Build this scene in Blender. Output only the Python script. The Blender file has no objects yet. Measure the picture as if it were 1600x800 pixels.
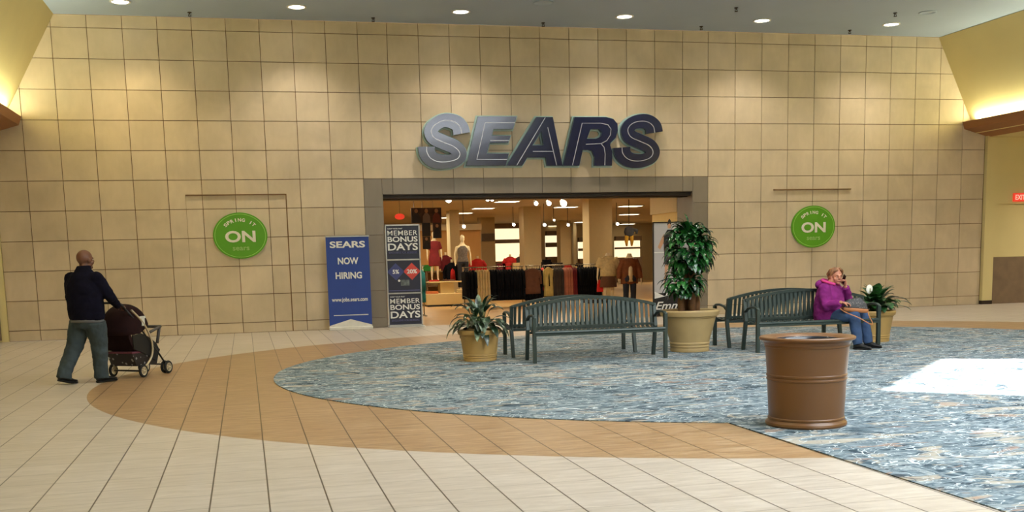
import bpy, bmesh, math, random
from mathutils import Vector, Matrix
random.seed(7)
S = bpy.context.scene
COL = S.collection
PI = math.pi

# ------------------------------------------------------------------ camera
CAM = Vector((3.70958, -25.50698, 1.548773))
YAW, PITCH, ROLL, FPX, CYP = -0.2366319, -0.1453316, -0.0246442, 1690.0125, 250.166
_f = Vector((-math.sin(YAW)*math.cos(PITCH), math.cos(YAW)*math.cos(PITCH), math.sin(PITCH)))
_r = Vector((math.cos(YAW), math.sin(YAW), 0)); _u = _r.cross(_f)
R_ = math.cos(ROLL)*_r + math.sin(ROLL)*_u
U_ = -math.sin(ROLL)*_r + math.cos(ROLL)*_u
cd = bpy.data.cameras.new('camera'); cam = bpy.data.objects.new('camera', cd); COL.objects.link(cam)
cd.sensor_width = 36; cd.lens = FPX*36/1600; cd.shift_y = CYP/1600; cd.clip_end = 300
cam.matrix_world = Matrix(((R_.x, U_.x, -_f.x, CAM.x), (R_.y, U_.y, -_f.y, CAM.y), (R_.z, U_.z, -_f.z, CAM.z), (0, 0, 0, 1)))
S.camera = cam

def ray(px, py):
    return R_*((px-800)/FPX) + U_*(-(py-400-CYP)/FPX) + _f
def at(px, py, Y=0.0):                      # the point at depth Y seen along that line of sight
    d = ray(px, py); t = (Y-CAM.y)/d.y
    return CAM + d*t
def ax(px, py, Y=0.0): return at(px, py, Y).x
def az(px, py, Y=0.0): return at(px, py, Y).z
def gnd(px, py, h=0.0):
    d = ray(px, py); t = (h-CAM.z)/d.z
    return CAM + d*t

# ------------------------------------------------------------------ light
S.view_settings.view_transform = 'Standard'; S.view_settings.look = 'None'
S.view_settings.gamma = 1; S.view_settings.use_curve_mapping = False
S.view_settings.exposure = 0.0
w = bpy.data.worlds.new('world'); S.world = w; w.use_nodes = True
w.node_tree.nodes['Background'].inputs[0].default_value = (.75, .87, 1, 1)
w.node_tree.nodes['Background'].inputs[1].default_value = 1.0

def lamp(name, kind, loc, energy, color, **k):
    ld = bpy.data.lights.new(name, kind); ld.energy = energy; ld.color = color
    rot = k.pop('rot', (0, 0, 0))
    for a, b in k.items(): setattr(ld, a, b)
    o = bpy.data.objects.new(name, ld); COL.objects.link(o); o.location = loc; o.rotation_euler = rot
    return o
sun = lamp('sun', 'SUN', (30, -16, 30), 32, (1, .97, .9), angle=.012)
sun.rotation_euler = Vector((-1, .1, -1)).to_track_quat('-Z', 'Y').to_euler()
# added area lamp standing in for daylight from an unseen skylight
lamp('skylight_fill', 'AREA', (11.9, -22.2, 7.45), 900, (.88, .94, 1), shape='RECTANGLE', size=6.2, size_y=15.6)
WARML = (1, .80, .46); WARM = (1, .90, .78); YEL = (1, .99, .66); SHOP = (1, .88, .64)
DOWN = [(1.56, -1.3), (5.09, -1.3), (8.62, -1.3), (12.4, -1.3), (15.8, -1.3), (19.2, -1.3)]
for i, (x, y) in enumerate(DOWN):
    lamp('ceiling_spot', 'SPOT', (x, y, 6.86), 330, WARM if x > 4 else WARML, spot_size=math.radians(118), spot_blend=.9, shadow_soft_size=.09)
for y in (-6.0, -11.0, -16.0):  # unseen rows added for warm fill; no fixtures are built here
    for x in (1.6, 5.1, 8.6, 12.4, 15.8, 19.2):
        if y < -14 and 8 < x < 17: continue
        if y < -14 and x > 17: continue
        lamp('ceiling_spot', 'SPOT', (x, y, 6.86), 260 if x > 6 else 215, WARM if x > 6 else WARML, spot_size=math.radians(125), spot_blend=.9, shadow_soft_size=.12)
for x, y in ((25.5, -2.5), (-3.2, -2.5), (25.5, -7), (-3.2, -7)):  # added spots out of view that brighten the yellow wall ends
    lamp('corridor_fill', 'SPOT', (x, y, 4.36), 520 if x > 0 else 160, WARM, spot_size=math.radians(140), spot_blend=.9, shadow_soft_size=.12)
for X, sx in ((-.90, 1), (22.37, -1)):      # cove lighting in the troughs behind the ledges
    lamp('cove_light', 'AREA', (X, -11, 4.80), 430, YEL, shape='RECTANGLE', size=.12, size_y=21.5, rot=(PI, math.radians(8)*sx, 0))
for x, y in ((8.6, 3.2), (12.0, 3.2), (8.5, 9.5), (12.5, 9.5), (17.5, 8.0), (10, 17), (16, 17), (12, 26), (19, 26), (26, 30)):
    lamp('shop_light', 'AREA', (x, y, 3.34), 105 if y > 5 else 62, SHOP, shape='DISK', size=1.2)

# ------------------------------------------------------------------ materials
def c(r, g, b):
    f = lambda v: (v/255/12.92) if v/255 <= .04045 else ((v/255+.055)/1.055)**2.4
    return (f(r), f(g), f(b), 1)
MATS = {}
def mat(name, col, rough=.6, metal=0, var=.08, scale=8, bump=0, emit=None, spec=.5, coat=0, stretch=(1, 1, 1)):
    if name in MATS: return MATS[name]
    m = bpy.data.materials.new(name); m.use_nodes = True; MATS[name] = m
    nt = m.node_tree; b = nt.nodes['Principled BSDF']; L = nt.links.new
    tc = nt.nodes.new('ShaderNodeTexCoord'); mp = nt.nodes.new('ShaderNodeMapping'); mp.inputs['Scale'].default_value = stretch
    n = nt.nodes.new('ShaderNodeTexNoise'); n.inputs['Scale'].default_value = scale; n.inputs['Detail'].default_value = 4
    L(tc.outputs['Object'], mp.inputs[0]); L(mp.outputs[0], n.inputs['Vector'])
    r = nt.nodes.new('ShaderNodeValToRGB'); L(n.outputs['Fac'], r.inputs[0])
    r.color_ramp.elements[0].position = .3; r.color_ramp.elements[1].position = .7
    r.color_ramp.elements[0].color = tuple(v*(1-var) for v in col[:3])+(1,)
    r.color_ramp.elements[1].color = tuple(min(1, v*(1+var)) for v in col[:3])+(1,)
    L(r.outputs[0], b.inputs['Base Color'])
    b.inputs['Roughness'].default_value = rough; b.inputs['Metallic'].default_value = metal
    b.inputs['Specular IOR Level'].default_value = spec; b.inputs['Coat Weight'].default_value = coat
    if emit:
        b.inputs['Emission Color'].default_value = tuple(emit[0])+(1,) if len(emit[0]) == 3 else emit[0]
        b.inputs['Emission Strength'].default_value = emit[1]
    if bump:
        bp = nt.nodes.new('ShaderNodeBump'); bp.inputs['Strength'].default_value = bump; bp.inputs['Distance'].default_value = .01
        L(n.outputs['Fac'], bp.inputs['Height']); L(bp.outputs[0], b.inputs['Normal'])
    return m

class NB:                                    # tiny node builder
    def __init__(s, name):
        s.m = bpy.data.materials.new(name); s.m.use_nodes = True; s.nt = s.m.node_tree
        s.b = s.nt.nodes['Principled BSDF']; s.tc = s.nt.nodes.new('ShaderNodeTexCoord')
    def n(s, t, **k):
        o = s.nt.nodes.new(t)
        for a, v in k.items():
            if hasattr(o, a): setattr(o, a, v)
        return o
    def l(s, a, b): s.nt.links.new(a, b)
    def math(s, op, a, b=None, c3=None):
        o = s.nt.nodes.new('ShaderNodeMath'); o.operation = op
        for i, v in enumerate((a, b, c3)):
            if v is None: continue
            if isinstance(v, (int, float)): o.inputs[i].default_value = v
            else: s.l(v, o.inputs[i])
        return o.outputs[0]
    def noise(s, vec, scale, detail=3, dist=0, rough=.5):
        o = s.nt.nodes.new('ShaderNodeTexNoise'); o.inputs['Scale'].default_value = scale
        o.inputs['Detail'].default_value = detail; o.inputs['Distortion'].default_value = dist; o.inputs['Roughness'].default_value = rough
        s.l(vec, o.inputs['Vector']); return o.outputs['Fac']
    def map(s, vec, scale, loc=(0, 0, 0)):
        o = s.nt.nodes.new('ShaderNodeMapping'); o.inputs['Scale'].default_value = scale; o.inputs['Location'].default_value = loc
        s.l(vec, o.inputs[0]); return o.outputs[0]
    def ramp(s, fac, stops, interp='LINEAR'):
        o = s.nt.nodes.new('ShaderNodeValToRGB'); e = o.color_ramp.elements; o.color_ramp.interpolation = interp
        e[0].position, e[0].color = stops[0]; e[1].position, e[1].color = stops[-1]
        for p, cc in stops[1:-1]:
            q = e.new(p); q.color = cc
        s.l(fac, o.inputs[0]); return o.outputs[0]
    def mix(s, fac, a, b, blend='MIX'):
        o = s.nt.nodes.new('ShaderNodeMix'); o.data_type = 'RGBA'; o.blend_type = blend
        for i, v in ((0, fac), (6, a), (7, b)):
            if isinstance(v, (int, float)): o.inputs[i].default_value = v
            elif isinstance(v, tuple): o.inputs[i].default_value = v
            else: s.l(v, o.inputs[i])
        return o.outputs[2]
K1, K0 = (1, 1, 1, 1), (0, 0, 0, 1)

def mk_tile(name, base, var=.10):
    q = NB(name); ob = q.tc.outputs['Object']
    at_ = q.n('ShaderNodeAttribute'); at_.attribute_name = 'tone'
    a = q.ramp(q.noise(q.map(ob, (.9, 1, .9)), 1.4, 5, .6), [(.3, tuple(v*(1-var) for v in base[:3])+(1,)), (.7, tuple(v*(1+var) for v in base[:3])+(1,))])
    t = q.ramp(at_.outputs['Fac'], [(0, (.88, .87, .84, 1)), (1, (1.0, 1.0, 1.0, 1))])
    d = q.ramp(q.noise(q.map(ob, (1, 1, .35)), 9, 3), [(.25, (.95, .94, .92, 1)), (.7, K1)])
    q.l(q.mix(1, q.mix(1, a, t, 'MULTIPLY'), d, 'MULTIPLY'), q.b.inputs['Base Color'])
    q.b.inputs['Roughness'].default_value = .38
    return q.m
M_tile = mk_tile('beige_stone_tile', c(213, 195, 165))
M_gtile = mk_tile('grey_stone_tile', c(138, 127, 112), .06)
M_grout = mat('brown_grout', c(112, 80, 44), .8)
M_ceil = mat('grey_ceiling_paint', c(158, 172, 190), .85, scale=.7, var=.03)
M_yellow = mat('yellow_paint', c(216, 200, 142), .7, scale=1.2, var=.03)
M_brown = mat('brown_ledge_paint', c(150, 98, 58), .55, scale=3, var=.05)
M_panel = mat('brown_stone_panel', c(122, 102, 80), .45, scale=4, var=.12)
M_dark = mat('dark_metal', c(46, 36, 28), .5, .3)
M_black = mat('black_plastic', c(20, 20, 22), .5)
M_white = mat('white_plastic', c(225, 222, 212), .5)
M_lampglow = mat('lit_lamp_lens', c(255, 250, 235), .5, emit=((1, .95, .85), 14))
M_skyglow = mat('glowing_skylight_panel', c(230, 238, 245), .5, emit=((.9, .95, 1), 5.0))  # glows by itself, to be mirrored grey in the big letters

def mk_floor():
    q = NB('ceramic_floor_tile'); ob = q.tc.outputs['Object']
    sp = q.n('ShaderNodeSeparateXYZ'); q.l(ob, sp.inputs[0]); x, y = sp.outputs[0], sp.outputs[1]
    ex = q.math('DIVIDE', q.math('SUBTRACT', x, 11.05), 9.35); ey = q.math('DIVIDE', q.math('SUBTRACT', y, -10.75), 8.0)
    r2 = q.math('ADD', q.math('MULTIPLY', ex, ex), q.math('MULTIPLY', ey, ey))
    inside = q.math('LESS_THAN', r2, 1.0)
    ix = q.math('DIVIDE', q.math('SUBTRACT', x, 3.40), .3775); iy = q.math('DIVIDE', q.math('ADD', y, 18.83), .41)
    fx = q.math('ABSOLUTE', q.math('SUBTRACT', q.math('FRACT', q.math('ADD', ix, .5)), .5))
    fy = q.math('ABSOLUTE', q.math('SUBTRACT', q.math('FRACT', q.math('ADD', iy, .5)), .5))
    gx = q.math('LESS_THAN', fx, .014); gy = q.math('LESS_THAN', fy, .011)
    cb = q.n('ShaderNodeCombineXYZ'); q.l(q.math('FLOOR', ix), cb.inputs[0]); q.l(q.math('FLOOR', iy), cb.inputs[1])
    wn = q.n('ShaderNodeTexWhiteNoise'); wn.noise_dimensions = '3D'; q.l(cb.outputs[0], wn.inputs['Vector'])
    grain = q.noise(q.map(ob, (1.3, 7, 1)), 2.2, 6, .7, .65)
    cream = q.ramp(grain, [(.3, c(180, 168, 152)), (.7, c(208, 198, 184))])
    tan = q.ramp(grain, [(.3, c(138, 104, 70)), (.5, c(168, 136, 98)), (.72, c(190, 164, 130))])
    base = q.mix(inside, cream, tan)
    tone = q.ramp(wn.outputs['Value'], [(0, (.93, .92, .90, 1)), (1, K1)])
    base = q.mix(1, base, tone, 'MULTIPLY')
    base = q.mix(q.math('MULTIPLY', gy, .55), base, c(110, 96, 74))
    base = q.mix(q.math('MULTIPLY', gx, .9), base, c(70, 54, 32))
    q.l(base, q.b.inputs['Base Color'])
    q.l(q.ramp(grain, [(.3, (.34, .34, .34, 1)), (.8, (.44, .44, .44, 1))]), q.b.inputs['Roughness'])
    return q.m
def mk_carpet():
    q = NB('patterned_carpet'); ob = q.tc.outputs['Object']
    v1 = q.map(ob, (.75, 1.25, 1)); n1 = q.noise(v1, 2.3, 5, 1.8, .55)
    base = q.ramp(n1, [(.30, c(42, 56, 64)), (.40, c(70, 88, 98)), (.48, c(130, 144, 150)), (.55, c(82, 100, 110)), (.62, c(150, 160, 162)), (.72, c(88, 106, 114))])
    n2 = q.noise(q.map(ob, (.7, 1.5, 1), (7, 3, 0)), 2.0, 4, 1.4)
    base = q.mix(q.math('MULTIPLY', q.ramp(n2, [(.57, K0), (.61, K1)]), .75), base, c(176, 166, 148))
    n3 = q.noise(q.map(ob, (.7, 1.6, 1), (17, 9, 0)), 2.6, 4, .8)
    base = q.mix(q.math('MULTIPLY', q.ramp(n3, [(.62, K0), (.66, K1)]), .6), base, c(168, 134, 110))
    n4 = q.noise(q.map(ob, (.8, 1.4, 1), (2, 19, 0)), 3.2, 3, 2.5)
    base = q.mix(q.math('MULTIPLY', q.ramp(n4, [(.60, K0), (.66, K1)]), .8), base, c(40, 52, 64))
    n5 = q.noise(q.map(ob, (.8, 1.2, 1), (31, 5, 0)), 1.9, 2, 3.4)
    ln = q.math('LESS_THAN', q.math('ABSOLUTE', q.math('SUBTRACT', n5, .5)), .012)
    base = q.mix(q.math('MULTIPLY', ln, .8), base, c(206, 216, 218))
    n6 = q.noise(q.map(ob, (1.0, 1.2, 1), (11, 25, 0)), 2.2, 2, 3.8)
    ln = q.math('LESS_THAN', q.math('ABSOLUTE', q.math('SUBTRACT', n6, .55)), .005)
    base = q.mix(q.math('MULTIPLY', ln, .7), base, c(40, 56, 74))
    q.l(base, q.b.inputs['Base Color']); q.b.inputs['Roughness'].default_value = .95; q.b.inputs['Specular IOR Level'].default_value = .15
    bp = q.n('ShaderNodeBump'); bp.inputs['Strength'].default_value = .4; bp.inputs['Distance'].default_value = .006
    q.l(q.noise(ob, 160, 2), bp.inputs['Height']); q.l(bp.outputs[0], q.b.inputs['Normal'])
    return q.m

# ------------------------------------------------------------------ mesh helpers
class MB:
    def __init__(s): s.bm = bmesh.new()
    def quad(s, *p):
        s.bm.faces.new([s.bm.verts.new(Vector(v)) for v in p]); return s
    def box(s, x0, x1, y0, y1, z0, z1, M=None):
        vs = [Vector((x, y, z)) for x in (x0, x1) for y in (y0, y1) for z in (z0, z1)]
        if M is not None: vs = [M @ v for v in vs]
        b = [s.bm.verts.new(v) for v in vs]
        for f in ((0, 1, 3, 2), (4, 6, 7, 5), (0, 4, 5, 1), (2, 3, 7, 6), (0, 2, 6, 4), (1, 5, 7, 3)): s.bm.faces.new([b[i] for i in f])
        return s
    def rings(s, rings, caps=True, closed=True):
        R = [[s.bm.verts.new(Vector(p)) for p in r] for r in rings]
        n = len(R[0])
        for a, b in zip(R, R[1:]):
            for i in range(n if closed else n-1):
                s.bm.faces.new((a[i], a[(i+1) % n], b[(i+1) % n], b[i]))
        if caps:
            s.bm.faces.new(list(reversed(R[0]))); s.bm.faces.new(R[-1])
        return s
    def lathe(s, prof, cx=0, cy=0, n=48, cap=False, sx=1):
        return s.rings([[(cx+r*sx*math.cos(2*PI*i/n), cy+r*math.sin(2*PI*i/n), z) for i in range(n)] for r, z in prof], caps=cap)
    def tube(s, pts, r, n=10, flat=1.0, caps=True):      # r number or list
        pts = [Vector(p) for p in pts]; rs = r if isinstance(r, (list, tuple)) else [r]*len(pts)
        up = None; rings = []
        for i, p in enumerate(pts):
            t = (pts[min(i+1, len(pts)-1)]-pts[max(i-1, 0)]).normalized()
            if up is None: up = Vector((0, 0, 1)) if abs(t.z) < .9 else Vector((1, 0, 0))
            a = t.cross(up)
            if a.length < 1e-4: a = t.orthogonal()
            a.normalize(); b = a.cross(t).normalized(); up = b
            rings.append([p+a*rs[i]*math.cos(2*PI*k/n)+b*rs[i]*flat*math.sin(2*PI*k/n) for k in range(n)])
        return s.rings(rings, caps)
    def ball(s, p, rx, ry=None, rz=None, n=14, m=9, M=None):
        ry = ry or rx; rz = rz or rx; p = Vector(p); rings = []
        for j in range(m):
            a = -PI/2+PI*(j+.5*(j == 0)*.3+0)/(m-1) if 0 < j < m-1 else (-PI/2+.08 if j == 0 else PI/2-.08)
            rr = []
            for i in range(n):
                v = Vector((rx*math.cos(a)*math.cos(2*PI*i/n), ry*math.cos(a)*math.sin(2*PI*i/n), rz*math.sin(a)))
                if M is not None: v = M @ v
                rr.append(p+v)
            rings.append(rr)
        return s.rings(rings, True)
    def ell(s, rs, n=24):            # stacked ellipses (cx,cy,z,rx,ry[,power])
        rings = []
        for q in rs:
            cx, cy, z, rx, ry = q[:5]; pw = q[5] if len(q) > 5 else 1
            rr = []
            for i in range(n):
                a = 2*PI*i/n; ca, sa = math.cos(a), math.sin(a)
                rr.append((cx+rx*math.copysign(abs(ca)**pw, ca), cy+ry*math.copysign(abs(sa)**pw, sa), z))
            rings.append(rr)
        return s.rings(rings, True)
    def prism(s, poly, y0, y1, axis='y', M=None):
        f = {'y': lambda a, b, t: (a, t, b), 'z': lambda a, b, t: (a, b, t), 'x': lambda a, b, t: (t, a, b)}[axis]
        A = [Vector(f(a, b, y0)) for a, b in poly]; B = [Vector(f(a, b, y1)) for a, b in poly]
        if M is not None: A = [M @ v for v in A]; B = [M @ v for v in B]
        return s.rings([A, B], True)
    def leaf(s, base, d, L, W, droop=.6, up=Vector((0, 0, 1)), n=7, fold=.25):
        d = Vector(d).normalized(); p = Vector(base); side = d.cross(up)
        if side.length < .05: side = Vector((1, 0, 0))
        side.normalize(); prev = None
        for i in range(n+1):
            t = i/n; wv = W*math.sin(PI*min(1, t*.93+.05))**.8*(1-.25*t)
            nrm = side.cross(d).normalized()
            row = [s.bm.verts.new(p-side*wv+nrm*wv*fold), s.bm.verts.new(p), s.bm.verts.new(p+side*wv+nrm*wv*fold)]
            if prev:
                for k in range(2): s.bm.faces.new((prev[k], prev[k+1], row[k+1], row[k]))
            prev = row
            d = (d-up*droop/n*(.4+1.2*t)).normalized(); p = p+d*(L/n)
        return s
    def build(s, name, m, parent=None, smooth=False, bevel=0, remesh=0, wrinkle=0, angle=None, loc=None, solid=0, sub=0):
        bmesh.ops.recalc_face_normals(s.bm, faces=s.bm.faces)
        me = bpy.data.meshes.new(name); s.bm.to_mesh(me); s.bm.free()
        if smooth:
            for p in me.polygons: p.use_smooth = True
        o = bpy.data.objects.new(name, me); COL.objects.link(o)
        if m is not None: me.materials.append(m)
        if parent is not None: o.parent = parent
        if loc: o.location = loc
        if remesh:
            q = o.modifiers.new('r', 'REMESH'); q.mode = 'VOXEL'; q.voxel_size = remesh; q.use_smooth_shade = True
            q = o.modifiers.new('s', 'SMOOTH'); q.factor = .5; q.iterations = 3
            if wrinkle:
                tx_ = bpy.data.textures.get('folds') or bpy.data.textures.new('folds', 'CLOUDS'); tx_.noise_scale = .085; tx_.noise_depth = 2
                q = o.modifiers.new('d', 'DISPLACE'); q.texture = tx_; q.strength = wrinkle; q.mid_level = .5; q.texture_coords = 'LOCAL'
        if solid:
            q = o.modifiers.new('so', 'SOLIDIFY'); q.thickness = solid
        if bevel:
            q = o.modifiers.new('b', 'BEVEL'); q.width = bevel; q.segments = 2; q.limit_method = 'ANGLE'
        if sub:
            q = o.modifiers.new('su', 'SUBSURF'); q.levels = sub; q.render_levels = sub
        if angle: me.set_sharp_from_angle(angle=angle)
        return o

def thing(name, label, cat, loc=(0, 0, 0), rz=0, group=None):
    o = bpy.data.objects.new(name, None); COL.objects.link(o); o.location = loc; o.rotation_euler = (0, 0, rz)
    o.empty_display_size = .1
    return tag(o, label, cat, group)
def tag(o, label, cat, group=None):
    o['label'] = label; o['category'] = cat
    if group: o['group'] = group
    return o
def struct(o): o['kind'] = 'structure'; return o
def copytree(o, parent=None):
    q = o.copy(); COL.objects.link(q)
    if parent is not None: q.parent = parent
    for ch in [k for k in list(o.children)]: copytree(ch, q)
    return q

def from_curve(cu, name, m, parent, M):
    t = bpy.data.objects.new('tmp', cu); COL.objects.link(t)
    dg = bpy.context.evaluated_depsgraph_get(); dg.update()
    me = bpy.data.meshes.new_from_object(t.evaluated_get(dg)); bpy.data.objects.remove(t)
    for p in me.polygons: p.use_smooth = False
    me.name = name; me.transform(M); me.materials.clear(); me.materials.append(m)
    o = bpy.data.objects.new(name, me); COL.objects.link(o)
    if parent is not None: o.parent = parent
    return o
ROTW = Matrix.Rotation(PI/2, 4, 'X')         # text plane xy -> xz facing -Y
def text(body, name, m, parent, x, y, z, h, width=None, bold=.02, depth=.004, space=1.0, M=None, shear=0):
    cu = bpy.data.curves.new('t', 'FONT'); cu.body = body; cu.size = 1; cu.align_x = 'CENTER'; cu.align_y = 'CENTER'
    cu.offset = bold; cu.extrude = 0; cu.space_character = space; cu.shear = shear; cu.resolution_u = 4
    t = bpy.data.objects.new('tmp', cu); COL.objects.link(t)
    dg = bpy.context.evaluated_depsgraph_get(); dg.update()
    me = bpy.data.meshes.new_from_object(t.evaluated_get(dg)); bpy.data.objects.remove(t)
    xs = [v.co.x for v in me.vertices]; ys = [v.co.y for v in me.vertices]
    w0, h0 = max(xs)-min(xs), max(ys)-min(ys); cx, cy = (max(xs)+min(xs))/2, (max(ys)+min(ys))/2
    sy = h/h0; sx = (width/w0) if width else sy
    me.transform(Matrix.Diagonal((sx, sy, 1, 1)) @ Matrix.Translation((-cx, -cy, 0)))
    me.transform((M if M is not None else Matrix.Translation((x, y, z))) @ ROTW)
    me.materials.append(m); me.name = name
    for p in me.polygons: p.use_smooth = False
    o = bpy.data.objects.new(name, me); COL.objects.link(o); o.parent = parent
    q = o.modifiers.new('s', 'SOLIDIFY'); q.thickness = depth; q.offset = 0
    return o
def flat(polys, depth, name, m, parent, M, off=0):
    cu = bpy.data.curves.new('c', 'CURVE'); cu.dimensions = '2D'; cu.fill_mode = 'BOTH'; cu.extrude = depth/2; cu.offset = off
    for P in polys:
        sp = cu.splines.new('POLY'); sp.points.add(len(P)-1); sp.use_cyclic_u = True
        for i, (a, b) in enumerate(P): sp.points[i].co = (a, b, 0, 1)
    return from_curve(cu, name, m, parent, M @ ROTW)
def smooth_path(P, k=8):
    out = []; n = len(P)
    for i in range(n-1):
        p0 = P[max(i-1, 0)]; p1 = P[i]; p2 = P[i+1]; p3 = P[min(i+2, n-1)]
        for j in range(k):
            t = j/k
            out.append(tuple(.5*((2*p1[a])+(-p0[a]+p2[a])*t+(2*p0[a]-5*p1[a]+4*p2[a]-p3[a])*t*t+(-p0[a]+3*p1[a]-3*p2[a]+p3[a])*t**3) for a in range(len(p1))))
    out.append(tuple(P[-1])); return out
def stroke(P, hw, ends=None):
    A, B = [], []
    for i, p in enumerate(P):
        q0 = P[max(i-1, 0)]; q1 = P[min(i+1, len(P)-1)]
        dx, dy = q1[0]-q0[0], q1[1]-q0[1]; l = math.hypot(dx, dy) or 1
        nx, ny = -dy/l, dx/l
        h = hw(i/(len(P)-1)) if callable(hw) else hw
        A.append((p[0]+nx*h, p[1]+ny*h)); B.append((p[0]-nx*h, p[1]-ny*h))
    return A+B[::-1]

def ribbon(P, hw, y0, y1, mapf):
    """thick stroke along a path, as a closed solid between y0 and y1"""
    m_ = MB(); rings = []
    for i, p in enumerate(P):
        a = P[max(i-1, 0)]; b = P[min(i+1, len(P)-1)]; l = math.hypot(b[0]-a[0], b[1]-a[1]) or 1
        nx, ny = -(b[1]-a[1])/l, (b[0]-a[0])/l; h = hw(i/(len(P)-1)) if callable(hw) else hw
        U = (p[0]+nx*h, p[1]+ny*h); V = (p[0]-nx*h, p[1]-ny*h); dx, dy = b[0]-a[0], b[1]-a[1]
        if i and (U[0]-Up[0])*dx+(U[1]-Up[1])*dy <= 0: U = Up
        if i and (V[0]-Vp[0])*dx+(V[1]-Vp[1])*dy <= 0: V = Vp
        Up, Vp = U, V; u = mapf(*U); v = mapf(*V)
        rings.append([(u[0], y0, u[1]), (v[0], y0, v[1]), (v[0], y1, v[1]), (u[0], y1, u[1])])
    return m_.rings(rings, True)
#==PART2==
# ------------------------------------------------------------------ the setting
CZ = 6.90; TW, TH = .72, .64
XL, XR, YB = -5.0, 28.0, -31.0
def colx(i):
    if i <= 9: return i*TW
    if i <= 20: return (i-1+.93)*TW
    return (i-2+1.86)*TW
zs = [CZ]+[6.63-TH*r for r in range(11)]+[0.0]
xs = [-1.36]+[colx(i) for i in range(-1, 32)]+[22.90]
xs = [x for x in xs if -1.36 <= x <= 22.90]
def tile_mesh(rects, name, m, y0, g=.007, parent=None, dep=.05):
    bm = bmesh.new(); lay = bm.verts.layers.float.new('tone')
    for (a, b, z0, z1) in rects:
        if b-a < .03 or z1-z0 < .03: continue
        t = random.random()
        vs = [bm.verts.new(p) for p in ((a+g, y0, z0+g), (b-g, y0, z0+g), (b-g, y0, z1-g), (a+g, y0, z1-g))]
        ws = [bm.verts.new(p) for p in ((a+g*.6, y0+dep, z0+g*.6), (b-g*.6, y0+dep, z0+g*.6), (b-g*.6, y0+dep, z1-g*.6), (a+g*.6, y0+dep, z1-g*.6))]
        for v in vs+ws: v[lay] = t
        bm.faces.new(vs)
        for i in range(4): bm.faces.new((vs[i], ws[i], ws[(i+1) % 4], vs[(i+1) % 4]))
    me = bpy.data.meshes.new(name); bm.to_mesh(me); bm.free(); me.materials.append(m)
    o = bpy.data.objects.new(name, me); COL.objects.link(o); o.parent = parent
    return o
OX0, OX1, OZ = 6.90, 14.62, 3.07          # shop opening
SX0, SX1, SZ = colx(9), colx(21), 3.43    # outside of its stone surround
rects = []
for a, b in zip(xs, xs[1:]):
    for z1, z0 in zip(zs, zs[1:]):
        # clip against the surround
        if b <= SX0+1e-3 or a >= SX1-1e-3 or z0 >= SZ-1e-3: rects.append((a, b, z0, z1)); continue
        if z1 > SZ: rects.append((a, b, SZ, z1))
wb = MB()
for x0, x1, z0, z1 in ((XL, OX0, 0, CZ+.3), (OX1, XR, 0, CZ+.3), (OX0, OX1, OZ, CZ+.3)): wb.box(x0, x1, .02, .95, z0, z1)
back = struct(wb.build('wall_back', M_grout))
struct(tile_mesh(rects, 'wall_back_stone_tiles', M_tile, 0.0, parent=None))
tl = bpy.data.objects['wall_back_stone_tiles']; tl.parent = back
g = []
for z1, z0 in zip([SZ]+zs[7:], zs[7:]): g += [(SX0, OX0, z0, z1), (OX1, SX1, z0, z1)]
tx = [OX0]+[x for x in xs if OX0 < x < OX1]+[OX1]
for a, b in zip(tx, tx[1:]): g.append((a, b, OZ, SZ))
st = struct(tile_mesh(g, 'trim_1', M_gtile, -.004, g=.004)); st.name = 'trim_1'
m_ = MB(); m_.box(OX0-.004, OX0+.012, -.003, .99, 0, OZ); m_.box(OX1-.012, OX1+.004, -.003, .99, 0, OZ)
rv = m_.build('reveal', M_gtile, st)
m_ = MB(); m_.box(OX0, OX1, .02, .97, OZ-.02, OZ); m_.box(OX0, OX1, .10, .20, OZ-.09, OZ-.02); m_.box(OX0, OX1, .32, .80, OZ-.11, OZ-.02)
struct(m_.build('trim_2', M_dark))

fl = MB(); fl.quad((XL, YB, 0), (XR, YB, 0), (XR, .0, 0), (XL, .0, 0)); struct(fl.build('floor', mk_floor()))
M_shopfloor = mat('tan_shop_floor', c(196, 156, 100), .35, scale=1.2, var=.06)
fl = MB(); fl.box(0, 34, 0.0, 40, -.05, 0.0); struct(fl.build('floor_shop', M_shopfloor))
# carpet: big oval with a straight aisle running towards the viewer
pts = []
ccx, ccy, rx, ry = 11.05, -10.75, 7.05, 6.35
a0 = math.acos((7.93-ccx)/rx)
n = 140
th0 = -a0; 
for i in range(n+1):
    t = th0 - (2*PI - (a0-math.acos(min(1, (17.2-ccx)/rx))))*i/n
    pts.append((ccx+rx*math.cos(t), ccy+ry*math.sin(t)))
    if pts[-1][1] < -12 and pts[-1][0] > 15 and i > 20: break
pts += [(17.2, -14.4), (17.2, YB+1), (8.02, YB+1)]
cp = MB(); cp.prism(pts, .001, .009, axis='z'); o = cp.build('carpet', mk_carpet()); o['kind'] = 'structure'

# ceiling with an added skylight well and unseen slot shaped for the sun patch
bm = bmesh.new()
def loop(P, z=CZ):
    vs = [bm.verts.new((x, y, z)) for x, y in P]
    return [bm.edges.new((vs[i], vs[(i+1) % len(vs)])) for i in range(len(vs))]
SK = (8.7, 15.1, -30.4, -14.2)
ed = loop([(.08, YB), (21.45, YB), (21.45, 0), (.08, 0)])
ed += loop([(SK[0], SK[2]), (SK[1], SK[2]), (SK[1], SK[3]), (SK[0], SK[3])])
slot = [(x+CZ, y-.1*CZ) for x, y in ((10.40, -15.04), (13.10, -12.30), (14.35, -12.95), (11.75, -16.25))]
ed += loop(slot)
bmesh.ops.triangle_fill(bm, use_beauty=True, use_dissolve=False, edges=ed)
me = bpy.data.meshes.new('ceiling'); bm.to_mesh(me); bm.free(); me.materials.append(M_ceil)
ceil = bpy.data.objects.new('ceiling', me); COL.objects.link(ceil); struct(ceil)
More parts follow.
